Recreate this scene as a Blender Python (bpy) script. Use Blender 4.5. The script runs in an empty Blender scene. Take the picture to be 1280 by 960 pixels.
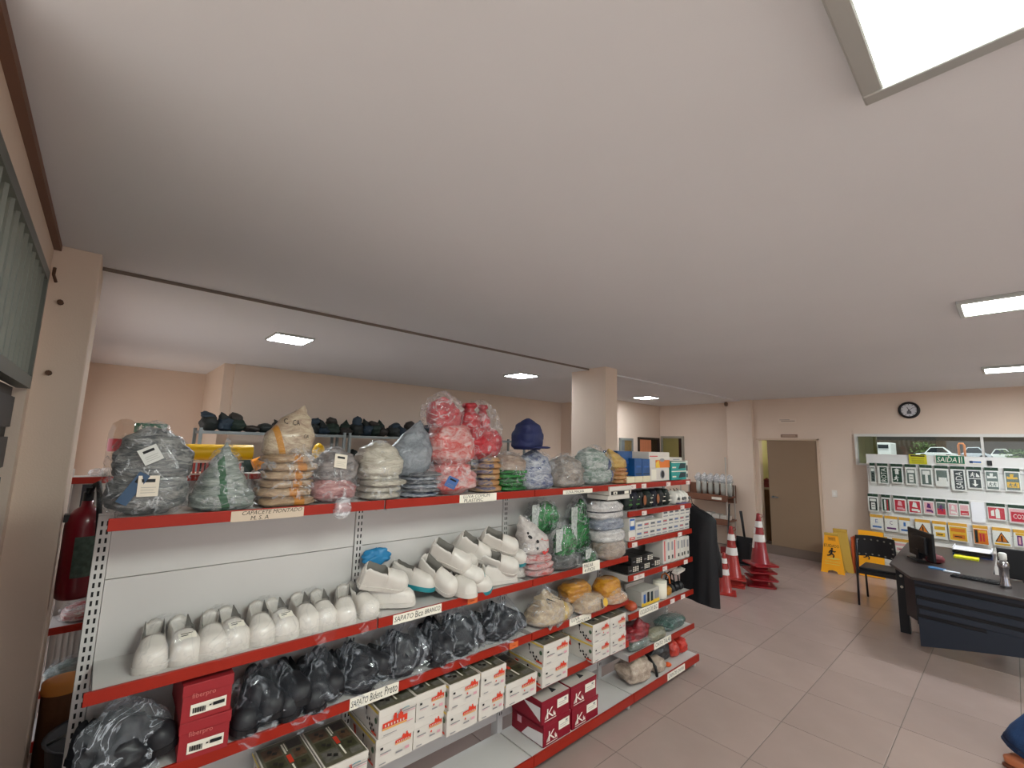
import bpy, bmesh, math, random
from mathutils import Vector, Matrix, noise
SC = bpy.context.scene
C = SC.collection
rnd = random.Random(7)

# ------------------------------------------------------------------ camera
cd = bpy.data.cameras.new('camera'); cam = bpy.data.objects.new('camera', cd); C.objects.link(cam)
cd.sensor_width = 36.0; cd.lens = 558.73 / 1280 * 36; cd.clip_start = 0.02; cd.clip_end = 200
YAW, PIT, ROL = (math.radians(a) for a in (48.1158, 7.6619, 1.5295))
_f = Vector((-math.sin(YAW)*math.cos(PIT), math.cos(YAW)*math.cos(PIT), math.sin(PIT)))
_r = Vector((math.cos(YAW), math.sin(YAW), 0)); _u = _r.cross(_f)
_r2 = _r*math.cos(ROL)+_u*math.sin(ROL); _u2 = -_r*math.sin(ROL)+_u*math.cos(ROL)
cam.matrix_world = Matrix((( _r2.x,_u2.x,-_f.x,0),(_r2.y,_u2.y,-_f.y,0),(_r2.z,_u2.z,-_f.z,2.0),(0,0,0,1)))
SC.camera = cam

# ------------------------------------------------------------------ world, daylight, exposure
w = bpy.data.worlds.new('sky'); SC.world = w; w.use_nodes = True
w.node_tree.nodes['Background'].inputs[0].default_value = (0.90, 0.96, 1.06, 1)
w.node_tree.nodes['Background'].inputs[1].default_value = 1.2
SC.view_settings.view_transform = 'Standard'; SC.view_settings.look = 'None'
SC.view_settings.gamma = 1; SC.view_settings.use_curve_mapping = False
SC.view_settings.exposure = 0.14
SC.cycles.transparent_max_bounces = 24
SC.cycles.max_bounces = 9; SC.cycles.diffuse_bounces = 5
LAMP = 30.0      # emission of the fluorescent diffusers
pl = bpy.data.lights.new('daylight_portal', 'AREA'); pl.shape = 'RECTANGLE'; pl.size = 5.6; pl.size_y = 2.5
pl.cycles.is_portal = True
po = bpy.data.objects.new('daylight_portal', pl); C.objects.link(po); po.location = (1.2, -1.34, 1.27); po.rotation_euler = (math.radians(90), 0, 0)
pl2 = pl.copy(); pl2.size = 5.0; pl2.size_y = 2.9; po2 = bpy.data.objects.new('daylight_portal', pl2); C.objects.link(po2); po2.location = (4.52, 2.3, 1.45); po2.rotation_euler = (math.radians(90), 0, math.radians(90))

pl3 = pl.copy(); pl3.size = 4.2; pl3.size_y = 2.4; po3 = bpy.data.objects.new('daylight_portal', pl3); C.objects.link(po3); po3.location = (-6.4, -0.36, 1.25); po3.rotation_euler = (math.radians(90), 0, 0)
sn_ = bpy.data.lights.new('sun', 'SUN'); sn_.energy = 7.5; sn_.angle = .02; sn_.color = (1, .98, .95)
so0 = bpy.data.objects.new('sun', sn_); C.objects.link(so0); so0.rotation_euler = (math.radians(9), math.radians(8), 0)

# ------------------------------------------------------------------ materials
def lin(c):
    return tuple(((x/255)/12.92 if x/255 <= .04045 else ((x/255+.055)/1.055)**2.4) for x in c)
MATS = {}
class NT:
    def __init__(s, name):
        s.m = bpy.data.materials.new(name); s.m.use_nodes = True; s.t = s.m.node_tree; s.b = s.t.nodes['Principled BSDF']
    def n(s, typ, **kw):
        nd = s.t.nodes.new(typ)
        for k, v in kw.items():
            if k in nd.inputs: nd.inputs[k].default_value = v
            else: setattr(nd, k, v)
        return nd
    def l(s, a, b): s.t.links.new(a, b)
def M(name, col, rough=.5, metal=0, spec=.4, var=0, vscale=6, bump=0, bscale=40, coat=0, emit=None, trans=0, stretch=None, var2=None):
    if name in MATS: return MATS[name]
    k = NT(name); b = k.b; c = lin(col)
    b.inputs['Base Color'].default_value = (*c, 1); b.inputs['Roughness'].default_value = rough
    b.inputs['Metallic'].default_value = metal; b.inputs['Specular IOR Level'].default_value = spec
    b.inputs['Coat Weight'].default_value = coat; b.inputs['Coat Roughness'].default_value = .15
    b.inputs['Transmission Weight'].default_value = trans
    tc = None
    if var or bump:
        tc = k.n('ShaderNodeTexCoord'); mp = k.n('ShaderNodeMapping'); k.l(tc.outputs['Object'], mp.inputs[0])
        if stretch: mp.inputs['Scale'].default_value = stretch
    if var:
        nz = k.n('ShaderNodeTexNoise', Scale=vscale, Detail=5); k.l(mp.outputs[0], nz.inputs['Vector'])
        rp = k.n('ShaderNodeValToRGB'); c2 = lin(var2) if var2 else tuple(max(0, x*(1-var)) for x in c)
        rp.color_ramp.elements[0].position = .32; rp.color_ramp.elements[1].position = .68
        rp.color_ramp.elements[0].color = (*c2, 1); rp.color_ramp.elements[1].color = (*c, 1)
        k.l(nz.outputs['Fac'], rp.inputs[0]); k.l(rp.outputs[0], b.inputs['Base Color'])
    if bump:
        nb = k.n('ShaderNodeTexNoise', Scale=bscale, Detail=4); k.l(mp.outputs[0], nb.inputs['Vector'])
        bp = k.n('ShaderNodeBump', Strength=bump, Distance=.01); k.l(nb.outputs['Fac'], bp.inputs['Height']); k.l(bp.outputs[0], b.inputs['Normal'])
    if emit:
        b.inputs['Emission Color'].default_value = (*lin(emit[0]), 1); b.inputs['Emission Strength'].default_value = emit[1]
    MATS[name] = k.m
    return k.m
def cloth(name, col, col2, band=None, bpos=(.4, .55), axis='Y', slope=0, fold=9, rough=.42):
    """printed goods in a soft pack: two-tone streaks across the folds and, where the goods have one, a woven colour band"""
    if name in MATS: return MATS[name]
    k = NT(name); b = k.b; b.inputs['Roughness'].default_value = rough; b.inputs['Coat Weight'].default_value = .35; b.inputs['Coat Roughness'].default_value = .2
    tc = k.n('ShaderNodeTexCoord'); mp = k.n('ShaderNodeMapping'); k.l(tc.outputs['Object'], mp.inputs[0]); mp.inputs['Scale'].default_value = (3, 3, fold)
    nz = k.n('ShaderNodeTexNoise', Scale=4.0, Detail=6, Roughness=.65, Distortion=1.2); k.l(mp.outputs[0], nz.inputs['Vector'])
    rp = k.n('ShaderNodeValToRGB'); rp.color_ramp.elements[0].position = .38; rp.color_ramp.elements[1].position = .6
    dm = .72
    rp.color_ramp.elements[0].color = (*[q*dm for q in lin(col2)], 1); rp.color_ramp.elements[1].color = (*[q*dm for q in lin(col)], 1); k.l(nz.outputs['Fac'], rp.inputs[0])
    out = rp.outputs[0]; band = tuple(255*max(0, min(1, q/255))*.82 for q in band) if band else None
    if band:
        sp = k.n('ShaderNodeSeparateXYZ'); k.l(tc.outputs['Generated'], sp.inputs[0])
        ad = k.n('ShaderNodeMath', operation='MULTIPLY_ADD'); k.l(sp.outputs['Z'], ad.inputs[0]); ad.inputs[1].default_value = slope; k.l(sp.outputs[axis], ad.inputs[2])
        cp = k.n('ShaderNodeMath', operation='COMPARE'); k.l(ad.outputs[0], cp.inputs[0]); cp.inputs[1].default_value = (bpos[0]+bpos[1])/2; cp.inputs[2].default_value = (bpos[1]-bpos[0])/2
        mx = k.n('ShaderNodeMix', data_type='RGBA'); k.l(cp.outputs[0], mx.inputs[0]); k.l(out, mx.inputs[6]); mx.inputs[7].default_value = (*lin(band), 1)
        out = mx.outputs[2]
    k.l(out, b.inputs['Base Color'])
    nb = k.n('ShaderNodeTexNoise', Scale=22, Detail=4, Distortion=.8); k.l(mp.outputs[0], nb.inputs['Vector'])
    bp = k.n('ShaderNodeBump', Strength=.55, Distance=.012); k.l(nb.outputs['Fac'], bp.inputs['Height']); k.l(bp.outputs[0], b.inputs['Normal'])
    MATS[name] = k.m; return k.m
def film(name='clear_film', tint=(225, 228, 232), haze=.04, crease=.36, fs=9):
    if name in MATS: return MATS[name]
    k = NT(name); b = k.b; b.inputs['Base Color'].default_value = (*lin(tint), 1); b.inputs['Roughness'].default_value = .13; b.inputs['Specular IOR Level'].default_value = 1.0; b.inputs['Coat Weight'].default_value = .6; b.inputs['Coat Roughness'].default_value = .08
    tc = k.n('ShaderNodeTexCoord')
    nz = k.n('ShaderNodeTexNoise', Scale=fs, Detail=5, Distortion=1.8); k.l(tc.outputs['Object'], nz.inputs['Vector'])
    m1 = k.n('ShaderNodeMath', operation='SUBTRACT'); k.l(nz.outputs['Fac'], m1.inputs[0]); m1.inputs[1].default_value = .5
    m2 = k.n('ShaderNodeMath', operation='ABSOLUTE'); k.l(m1.outputs[0], m2.inputs[0])
    mr = k.n('ShaderNodeMapRange'); k.l(m2.outputs[0], mr.inputs[0]); mr.inputs[1].default_value = 0; mr.inputs[2].default_value = .034; mr.inputs[3].default_value = haze+crease; mr.inputs[4].default_value = haze
    tr = k.n('ShaderNodeBsdfTransparent'); mx = k.n('ShaderNodeMixShader')
    k.l(mr.outputs[0], mx.inputs[0]); k.l(tr.outputs[0], mx.inputs[1]); k.l(b.outputs[0], mx.inputs[2])
    bp = k.n('ShaderNodeBump', Strength=.9, Distance=.02); k.l(nz.outputs['Fac'], bp.inputs['Height']); k.l(bp.outputs[0], b.inputs['Normal'])
    o = k.t.nodes['Material Output']; k.l(mx.outputs[0], o.inputs['Surface'])
    MATS[name] = k.m; return k.m
def glassy(name, tint, mixf, rough=.02):
    if name in MATS: return MATS[name]
    k = NT(name); tr = k.n('ShaderNodeBsdfTransparent'); tr.inputs[0].default_value = (*lin(tint), 1)
    gl = k.n('ShaderNodeBsdfGlossy'); gl.inputs['Roughness'].default_value = rough
    mx = k.n('ShaderNodeMixShader'); mx.inputs[0].default_value = mixf
    k.l(tr.outputs[0], mx.inputs[1]); k.l(gl.outputs[0], mx.inputs[2]); k.l(mx.outputs[0], k.t.nodes['Material Output'].inputs['Surface'])
    MATS[name] = k.m; return k.m

# ------------------------------------------------------------------ mesh helpers
class MB:
    def __init__(s): s.v = []; s.f = []; s.m = []; s.s = []
    def add(s, vs, fs, m=0, smooth=False):
        o = len(s.v); s.v += [tuple(v) for v in vs]
        for f in fs: s.f.append(tuple(i+o for i in f)); s.m.append(m); s.s.append(smooth)
        return s
    def box(s, x0, y0, z0, x1, y1, z1, m=0):
        x0, x1 = min(x0, x1), max(x0, x1); y0, y1 = min(y0, y1), max(y0, y1); z0, z1 = min(z0, z1), max(z0, z1)
        return s.add([(x0,y0,z0),(x1,y0,z0),(x1,y1,z0),(x0,y1,z0),(x0,y0,z1),(x1,y0,z1),(x1,y1,z1),(x0,y1,z1)],
                     [(3,2,1,0),(4,5,6,7),(0,1,5,4),(1,2,6,5),(2,3,7,6),(3,0,4,7)], m)
    def obox(s, c, sz, rot=(0,0,0), m=0):
        from mathutils import Euler
        R = Euler(rot).to_matrix(); c = Vector(c); h = [a/2 for a in sz]
        vs = [c+R@Vector((sx*h[0], sy*h[1], sz_*h[2])) for sz_ in (-1,1) for sx, sy in ((-1,-1),(1,-1),(1,1),(-1,1))]
        return s.add(vs, [(3,2,1,0),(4,5,6,7),(0,1,5,4),(1,2,6,5),(2,3,7,6),(3,0,4,7)], m)
    def cyl(s, p0, p1, r0, r1=None, n=14, m=0, cap=True):
        r1 = r0 if r1 is None else r1; p0 = Vector(p0); p1 = Vector(p1); d = (p1-p0).normalized()
        a = d.orthogonal().normalized(); b = d.cross(a); vs = []
        for p, r in ((p0, r0), (p1, r1)):
            for i in range(n):
                t = 2*math.pi*i/n; vs.append(p+(a*math.cos(t)+b*math.sin(t))*r)
        s.add(vs, [(i, (i+1)%n, n+(i+1)%n, n+i) for i in range(n)], m, True)
        if cap: s.add(vs, [tuple(range(n-1,-1,-1)), tuple(range(n, 2*n))], m)
        return s
    def tube(s, pts, r, n=8, m=0):
        pts = [Vector(p) for p in pts]; vs = []; L = len(pts); a = None
        for i, p in enumerate(pts):
            d = (pts[min(i+1, L-1)]-pts[max(i-1, 0)]).normalized()
            a = d.orthogonal().normalized() if a is None else (a-d*a.dot(d)).normalized(); b = d.cross(a)
            for j in range(n):
                t = 2*math.pi*j/n; vs.append(p+(a*math.cos(t)+b*math.sin(t))*(r[i] if isinstance(r, (list, tuple)) else r))
        fs = [(i*n+j, i*n+(j+1)%n, (i+1)*n+(j+1)%n, (i+1)*n+j) for i in range(L-1) for j in range(n)]
        fs += [tuple(range(n-1,-1,-1)), tuple(range((L-1)*n, L*n))]
        return s.add(vs, fs, m, True)
    def lathe(s, c, prof, n=24, m=0, closed=False):
        vs = [(c[0]+r*math.cos(2*math.pi*i/n), c[1]+r*math.sin(2*math.pi*i/n), c[2]+z) for r, z in prof for i in range(n)]
        fs = [(j*n+i, j*n+(i+1)%n, (j+1)*n+(i+1)%n, (j+1)*n+i) for j in range(len(prof)-1) for i in range(n)]
        s.add(vs, fs, m, True)
        if prof[0][0] > 1e-4 and closed: s.add(vs[:n], [tuple(range(n-1,-1,-1))], m)
        if prof[-1][0] > 1e-4 and closed: s.add(vs[-n:], [tuple(range(n))], m)
        return s
    def prism(s, pts, z0, z1, m=0):
        n = len(pts); vs = [(x, y, z0) for x, y in pts]+[(x, y, z1) for x, y in pts]
        return s.add(vs, [tuple(range(n-1,-1,-1)), tuple(range(n, 2*n))]+[(i, (i+1)%n, n+(i+1)%n, n+i) for i in range(n)], m)
    def blob(s, c, r, prof, seed=0, amp=.06, freq=6, nu=28, nv=18, pw=2.6, fold=0, ffreq=30, m=0, lean=(0,0), ridge=0, crump=.5):
        """soft stuffed body: profile rows (height fraction, width factor), plan superellipse, lumps, creases and horizontal folds"""
        vs = []; sd = Vector((seed*13.7, seed*7.1, seed*3.3))
        def pf(t):
            for (a, b), (c2, d) in zip(prof, prof[1:]):
                if t <= c2:
                    q = (t-a)/max(1e-6, c2-a); q = q*q*(3-2*q); return b+(d-b)*q
            return prof[-1][1]
        for j in range(nv+1):
            t = j/nv; k = pf(t)
            for i in range(nu):
                a = 2*math.pi*i/nu; ca, sa = math.cos(a), math.sin(a)
                ex = math.copysign(abs(ca)**(2/pw), ca); ey = math.copysign(abs(sa)**(2/pw), sa)
                p = Vector((ex*k, ey*k, t)); q = Vector((ex*r[0]*k, ey*r[1]*k, t*r[2]))
                nz = noise.noise(q*freq+sd); n2 = noise.noise(q*freq*2.3+sd*1.7)
                n3 = abs(noise.noise(q*freq*3.1+sd*.6)); d = 1+amp*(1.5*nz+.8*n2)-amp*crump*(1-min(1, n3*3.2))
                if ridge: d -= ridge*(1-min(1, abs(noise.noise(q*freq*1.4+sd*2.1))*5))
                if fold: d += fold*math.sin(t*ffreq+3*nz+a*.6)
                zz = t*r[2]+ (amp*.5*r[2]*n2 if 0 < j else 0)
                xx = c[0]+q.x*d+lean[0]*t*t
                if -2.42 < c[0] < -2.1 and c[1] < 4.4: xx = max(-2.42, xx)      # goods rest against the back panel
                vs.append((xx, c[1]+q.y*d+lean[1]*t*t, max(c[2], c[2]+zz)))
        fs = [(j*nu+i, j*nu+(i+1)%nu, (j+1)*nu+(i+1)%nu, (j+1)*nu+i) for j in range(nv) for i in range(nu)]
        fs += [tuple(range(nu-1,-1,-1)), tuple(range(nv*nu, nv*nu+nu))]
        return s.add(vs, fs, m, True)
_TXT = {}
def text_geo(t):
    if t not in _TXT:
        cu = bpy.data.curves.new('txt', 'FONT'); cu.body = t; cu.resolution_u = 2
        o = bpy.data.objects.new('txt', cu); C.objects.link(o); bpy.context.view_layer.update()
        me = o.to_mesh(); vs = [v.co.copy() for v in me.vertices]; fs = [tuple(p.vertices) for p in me.polygons]
        o.to_mesh_clear(); bpy.data.objects.remove(o); bpy.data.curves.remove(cu)
        x0 = min(v.x for v in vs); x1 = max(v.x for v in vs); y0 = min(v.y for v in vs); y1 = max(v.y for v in vs)
        _TXT[t] = ([((v.x-x0)/(x1-x0), (v.y-y0)/(y1-y0)) for v in vs], fs)
    return _TXT[t]
class Face:
    """flat print laid on a plane: origin o, axes u and v, lifted along n layer by layer"""
    def __init__(s, mb, o, u, v, lift=.0008):
        s.mb = mb; s.o = Vector(o); s.u = Vector(u); s.v = Vector(v); s.n = s.u.cross(s.v).normalized(); s.d = lift; s.st = lift*.5
    def P(s, x, y): return s.o+s.u*x+s.v*y+s.n*s.d
    def poly(s, pts, m): s.mb.add([s.P(*p) for p in pts], [tuple(range(len(pts)))], m); s.d += s.st; return s
    def rect(s, x0, y0, x1, y1, m): return s.poly([(x0,y0),(x1,y0),(x1,y1),(x0,y1)], m)
    def circ(s, x, y, r, m, n=14): return s.poly([(x+r*math.cos(2*math.pi*i/n), y+r*math.sin(2*math.pi*i/n)) for i in range(n)], m)
    def ring(s, x, y, r0, r1, m, n=18):
        vs = [s.P(x+r*math.cos(2*math.pi*i/n), y+r*math.sin(2*math.pi*i/n)) for r in (r0, r1) for i in range(n)]
        s.mb.add(vs, [(i, n+i, n+(i+1)%n, (i+1)%n) for i in range(n)], m); s.d += s.st; return s
    def text(s, t, x0, y0, x1, y1, m, turn=False, slant=0):
        vs, fs = text_geo(t)
        q = [((1-y) if turn else x+slant*(y-.5), x if turn else y) for x, y in vs]
        s.mb.add([s.P(x0+a*(x1-x0), y0+b*(y1-y0)) for a, b in q], fs, m); s.d += s.st; return s
    def man(s, x, y, h, m):
        """running figure"""
        s.circ(x+.02*h, y+.9*h, .09*h, m)
        for a, b, c, d, t in ((0,.8,-.05,.45,.09),(-.05,.45,.16,.3,.065),(.16,.3,.1,.02,.06),(-.05,.45,-.2,.25,.065),(-.2,.25,-.4,.22,.055),(0,.75,.2,.6,.05),(.2,.6,.32,.7,.045),(0,.76,-.2,.62,.05),(-.2,.62,-.24,.45,.045)):
            dx, dy = c-a, d-b; L = math.hypot(dx, dy); nx, ny = -dy/L*t, dx/L*t
            s.poly([(x+(a+nx)*h, y+(b+ny)*h), (x+(a-nx)*h, y+(b-ny)*h), (x+(c-nx)*h, y+(d-ny)*h), (x+(c+nx)*h, y+(d+ny)*h)], m)
        return s
# ------------------------------------------------------------------ scene bookkeeping
ORG = {}
def T(name, label, cat, loc=(0,0,0), group=None, rz=0):
    o = bpy.data.objects.new(name, None); C.objects.link(o); o.location = loc; o.rotation_euler = (0,0,rz); o.empty_display_size = .05
    o['label'] = label; o['category'] = cat
    if group: o['group'] = group
    ORG[o.name] = Vector(loc)
    return o
def mesh_of(mb, name, mats, org=(0,0,0)):
    me = bpy.data.meshes.new(name); o = Vector(org)
    me.from_pydata([tuple(Vector(v)-o) for v in mb.v], [], mb.f)
    for m in (mats if isinstance(mats, (list, tuple)) else [mats]): me.materials.append(m)
    me.polygons.foreach_set('material_index', mb.m); me.polygons.foreach_set('use_smooth', mb.s)
    me.update(); return me
def part(mb, name, mats, parent=None, local=False, label=None, kind=None, bevel=0):
    """one mesh object; world coordinates unless local, parented to its thing (or to a part of it)"""
    org = Vector((0,0,0)) if local or parent is None else ORG[parent.name]
    if parent is None and not local:
        c = sum((Vector(v) for v in mb.v), Vector())/max(1, len(mb.v)); org = Vector((c.x, c.y, min(v[2] for v in mb.v)))
    o = bpy.data.objects.new(name, mesh_of(mb, name, mats, org)); C.objects.link(o)
    if parent: o.parent = parent; ORG[o.name] = org
    else: o.location = org; ORG[o.name] = org
    if label: o['label'] = label
    if kind: o['kind'] = kind
    if bevel:
        b = o.modifiers.new('edge', 'BEVEL'); b.width = bevel; b.segments = 2; b.limit_method = 'ANGLE'
    return o
def drape(mb, objs, off=.004, flat=False):
    """lay a flat tag or print onto the bulging pack it sticks to (along the shelf depth)"""
    from mathutils.bvhtree import BVHTree
    vs, fs = [], []
    for o in objs:
        k = len(vs); g = ORG[o.name]; vs += [v.co+g for v in o.data.vertices]; fs += [tuple(i+k for i in q.vertices) for q in o.data.polygons]
    bv = BVHTree.FromPolygons(vs, fs); out = []
    lay = {}
    for n, f in enumerate(mb.f):
        for i in f: lay[i] = max(lay.get(i, 0), n)
    cx = sum(v[0] for v in mb.v)/len(mb.v)
    for i, v in enumerate(mb.v):
        h = bv.ray_cast(Vector((-1.9, v[1], v[2])), Vector((-1, 0, 0)))
        out.append(((h[0].x if h[0] is not None and abs(h[0].x-cx) < .09 else cx)+off+.0005*min(lay.get(i, 0), 8), v[1], v[2]))
    if flat:      # a stiff tag: best plane through the touched points, pushed out to the highest of them
        import numpy as np
        A = np.array([(1, v[1], v[2]) for v in out]); X = np.array([v[0] for v in out]); c_, *_ = np.linalg.lstsq(A, X, rcond=None)
        res = float((X-A@c_).max()); out = [(float(A[i]@c_)+res*.6+off+.0008*min(lay.get(i, 0), 8), v[1], v[2]) for i, v in enumerate(out)]
    mb.v = out; return mb
def tag(o, label, cat, group=None):
    o['label'] = label; o['category'] = cat
    if group: o['group'] = group
    return o
def struct(mb, name, mats, parent=None, **kw):
    o = part(mb, name, mats, parent, **kw)
    if parent is None: o['kind'] = 'structure'
    return o
def copy_tree(o, parent=None):
    c = o.copy(); C.objects.link(c); c.parent = parent
    for ch in [x for x in KIDS.get(o.name, [])]: copy_tree(ch, c)
    return c
KIDS = {}
def dup(root, loc, rz=None, label=None, rot=None):
    """copy of a finished thing with copies of its parts and sub-parts"""
    def rec(o, p):
        c = o.copy(); C.objects.link(c); c.parent = p
        for ch in o.children: rec(ch, c)
        return c
    c = rec(root, None); c.location = loc
    if rz is not None: c.rotation_euler = (0,0,rz)
    if rot is not None: c.rotation_euler = rot
    if label: c['label'] = label
    return c

WHITE = M('white_paint', (196, 193, 190), .38, var=.05, vscale=3)
RED = M('red_enamel', (150, 34, 18), .42, spec=.25, var=.1, vscale=5)
DKRED = M('dark_red_enamel', (140, 26, 30), .4, var=.1, vscale=5)
BLACK = M('black_plastic', (22, 22, 25), .4)
DARK = M('dark_void', (14, 13, 14), .8)
PAPER = M('label_paper', (226, 220, 205), .7)
INK = M('black_ink', (18, 18, 22), .6)
FILM = film()
GREY = M('grey_metal', (120, 124, 124), .4, .6)
# ------------------------------------------------------------------ the room
Z1, Z2 = 3.05, 3.03
WALL = M('beige_wall', (222, 202, 184), .7, var=.04, vscale=1.5, bump=.08, bscale=120)
CEIL = M('ceiling_white', (222, 223, 226), .85, var=.03, vscale=1)
GROUT = M('grout', (92, 82, 76), .8)
def tile_mat():
    k = NT('floor_tile'); b = k.b
    b.inputs['Roughness'].default_value = .22; b.inputs['Specular IOR Level'].default_value = .45
    tc = k.n('ShaderNodeTexCoord'); oi = k.n('ShaderNodeObjectInfo')
    nz = k.n('ShaderNodeTexNoise', Scale=3.5, Detail=6); k.l(tc.outputs['Object'], nz.inputs['Vector'])
    rp = k.n('ShaderNodeValToRGB'); k.l(nz.outputs['Fac'], rp.inputs[0])
    rp.color_ramp.elements[0].color = (*lin((150, 131, 124)), 1); rp.color_ramp.elements[1].color = (*lin((163, 143, 136)), 1)
    hv = k.n('ShaderNodeHueSaturation'); k.l(rp.outputs[0], hv.inputs['Color'])
    mr = k.n('ShaderNodeMapRange'); k.l(oi.outputs['Random'], mr.inputs[0]); mr.inputs[3].default_value = .95; mr.inputs[4].default_value = 1.03; k.l(mr.outputs[0], hv.inputs['Value'])
    k.l(hv.outputs[0], b.inputs['Base Color'])
    rr = k.n('ShaderNodeMapRange'); k.l(nz.outputs['Fac'], rr.inputs[0]); rr.inputs[3].default_value = .16; rr.inputs[4].default_value = .3; k.l(rr.outputs[0], b.inputs['Roughness'])
    return k.m
TILE = tile_mat()
fl = struct(MB().box(-9.3, -1.42, -.08, 4.6, 10.1, -.003), 'floor', GROUT)
# floor tiles 0.60 x 0.62: one object each where the photograph tells them apart, one joined field beyond
TX, TY = .6, .6225
tm = None; field = MB()
for i in range(-14, 11):
    for j in range(-8, 12):
        x0 = -1.322+i*TX; y0 = 3.358+j*TY
        xa, xb, ya, yb = max(x0, -9.25), min(x0+TX, 4.55), max(y0, -1.4), min(y0+TY, 10.05)
        if xb-xa < .05 or yb-ya < .05: continue
        if -5 <= i <= 2 and -4 <= j <= 10 and yb-ya > TY-.01:
            if tm is None:
                b = MB(); g = .0022; c = .003
                for z, q in ((-.003, g), (-.0012, g), (0, g+c)):
                    b.v += [(q, q, z), (TX-q, q, z), (TX-q, TY-q, z), (q, TY-q, z)]
                b.f = [(8,9,10,11)]+[(l*4+a, l*4+(a+1)%4, l*4+4+(a+1)%4, l*4+4+a) for l in (0,1) for a in range(4)]
                b.m = [0]*9; b.s = [False]*9
                tm = mesh_of(b, 'tile', TILE)
            o = bpy.data.objects.new('tile', tm); C.objects.link(o); o.parent = fl; o.location = Vector((x0, y0, 0))-ORG['floor']
        else: field.box(xa+.0022, ya+.0022, -.003, xb-.0022, yb-.0022, 0)
part(field, 'tile_field', TILE, fl, kind='stuff')
# ceilings
struct(MB().box(-3.79, -1.42, Z1, 4.6, 10.15, Z1+.1), 'ceiling', CEIL)
struct(MB().box(-3.795, -.13, Z2-.002, -3.783, 4.8, Z1), 'step_shade_strip', M('step_shade', (120, 108, 98), .8))  # dark strip paints in the shadow line along the ceiling step
lc = MB().box(-9.3, -.45, Z2, -3.79, 10.4, Z2+.12)
struct(lc, 'ceiling_lower', CEIL)
# walls: the front wall (openings for daylight beyond the view), back walls, end wall with door and window
fw = MB()
fw.box(-9.1, -.55, 0, -8.6, -.33, Z1); fw.box(-8.6, -.55, 2.45, -4.2, -.33, Z1); fw.box(-7.2, -.55, 0, -6.2, -.33, 2.45); fw.box(-4.2, -.55, 0, -3.40, -.33, Z1); fw.box(-3.40, -.55, 2.85, -1.66, -.33, Z1); fw.box(-1.66, -1.42, 0, -1.5, -.33, Z1)
fw.box(-1.5, -1.42, 2.5, 3.9, -1.3, Z1); fw.box(3.9, -1.42, 0, 4.6, -1.3, Z1)
struct(fw, 'wall_front', WALL)
struct(MB().box(4.5, 4.9, 0, 4.65, 10.1, Z1).box(4.5, -1.42, 2.9, 4.65, 4.9, Z1).box(4.5, -1.42, 0, 4.65, -.2, 2.9), 'wall_right', WALL)
struct(MB().box(-12, -14, -.12, 18, -1.43, -.085).box(4.66, -1.43, -.12, 18, 10.3, -.085), 'pavement_outside', M('pavement', (178, 172, 164), .9))
wb = MB(); wb.box(-9.1, -.45, 0, -8.98, 1.14, Z2); wb.box(-9.1, 1.14, 0, -7.38, 1.26, Z2); wb.box(-7.42, 1.26, 0, -7.30, 8.3, Z2)
struct(wb, 'wall_back', WALL)
wm = MB(); wm.box(-7.4, 8.18, 0, -5.78, 8.3, Z2); wm.box(-5.9, 8.3, 0, -5.78, 10.25, Z2)
struct(wm, 'wall_middle', WALL)
we = MB()
# end wall y=10 with door opening x -3.49..-2.46 (z 0..2.22) and window x -1.86..1.3 (z 1.8..2.32)
we.box(-5.9, 10.12, 0, -3.9, 10.3, Z1); 
we.box(-3.57, 10, 0, -3.49, 10.18, Z1); we.box(-3.49, 10, 2.22, -2.46, 10.18, Z1); we.box(-2.46, 10, 0, -1.86, 10.18, Z1)
we.box(-1.86, 10, 0, 1.3, 10.18, 1.80); we.box(-1.86, 10, 2.33, 1.3, 10.18, Z1); we.box(1.3, 10, 0, 4.6, 10.18, Z1)
struct(we, 'wall_end', WALL)
# columns
struct(MB().box(-4.05, -.45, 0, -3.52, -.13, Z1), 'column_front', WALL, bevel=.006)
struct(MB().box(-4.09, 4.8, 0, -3.51, 5.06, Z1), 'column_middle', WALL, bevel=.006)
struct(MB().box(-4.08, 9.9, 0, -3.57, 10.15, Z1), 'column_end', WALL, bevel=.006)
# dark edge bead where the front wall meets the ceiling
struct(MB().box(-3.52, -.33, Z1-.035, -1.5, -.30, Z1), 'trim_1', M('brown_trim', (120, 88, 72), .6))
# barred window beside the front column
wn = struct(MB().box(-3.40, -.37, 2.80, -1.66, -.318, 2.85).box(-3.40, -.37, 2.22, -1.66, -.318, 2.28).box(-3.40, -.37, 2.28, -3.36, -.318, 2.80).box(-1.70, -.37, 2.28, -1.66, -.318, 2.80), 'window_1', M('grey_frame', (100, 103, 97), .45, .3))
BARM = M('grey_bar', (122, 124, 117), .45, .3)
x = -3.28
while x < -1.72:
    part(MB().obox((x, -.345, 2.54), (.075, .012, .52), (0, 0, math.radians(28))), 'bar', BARM, wn); x += .125
part(MB().box(-3.38, -.43, 2.26, -1.68, -.42, 2.82), 'pane', glassy('hazy_glass', (206, 206, 200), .08, .2), wn)
dg = struct(MB().box(-3.40, -.42, 0, -1.66, -.38, 2.22), 'door_1', M('dark_gate', (34, 38, 44), .5, .3))
for i in range(11): part(MB().box(-3.39, -.38, .02+i*.2, -1.67, -.365, .17+i*.2), 'slat', M('dark_slat', (44, 50, 60), .45, .4), dg)
tag(part(MB().tube([(-3.50,-.30,2.83),(-3.46,-.31,2.86),(-3.47,-.31,2.9)], .008, 6), 'wall_hook', M('rust', (92, 66, 50), .8)), 'small rusty hook in the wall above the barred window', 'hook', 'rusty wall hooks')
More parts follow.
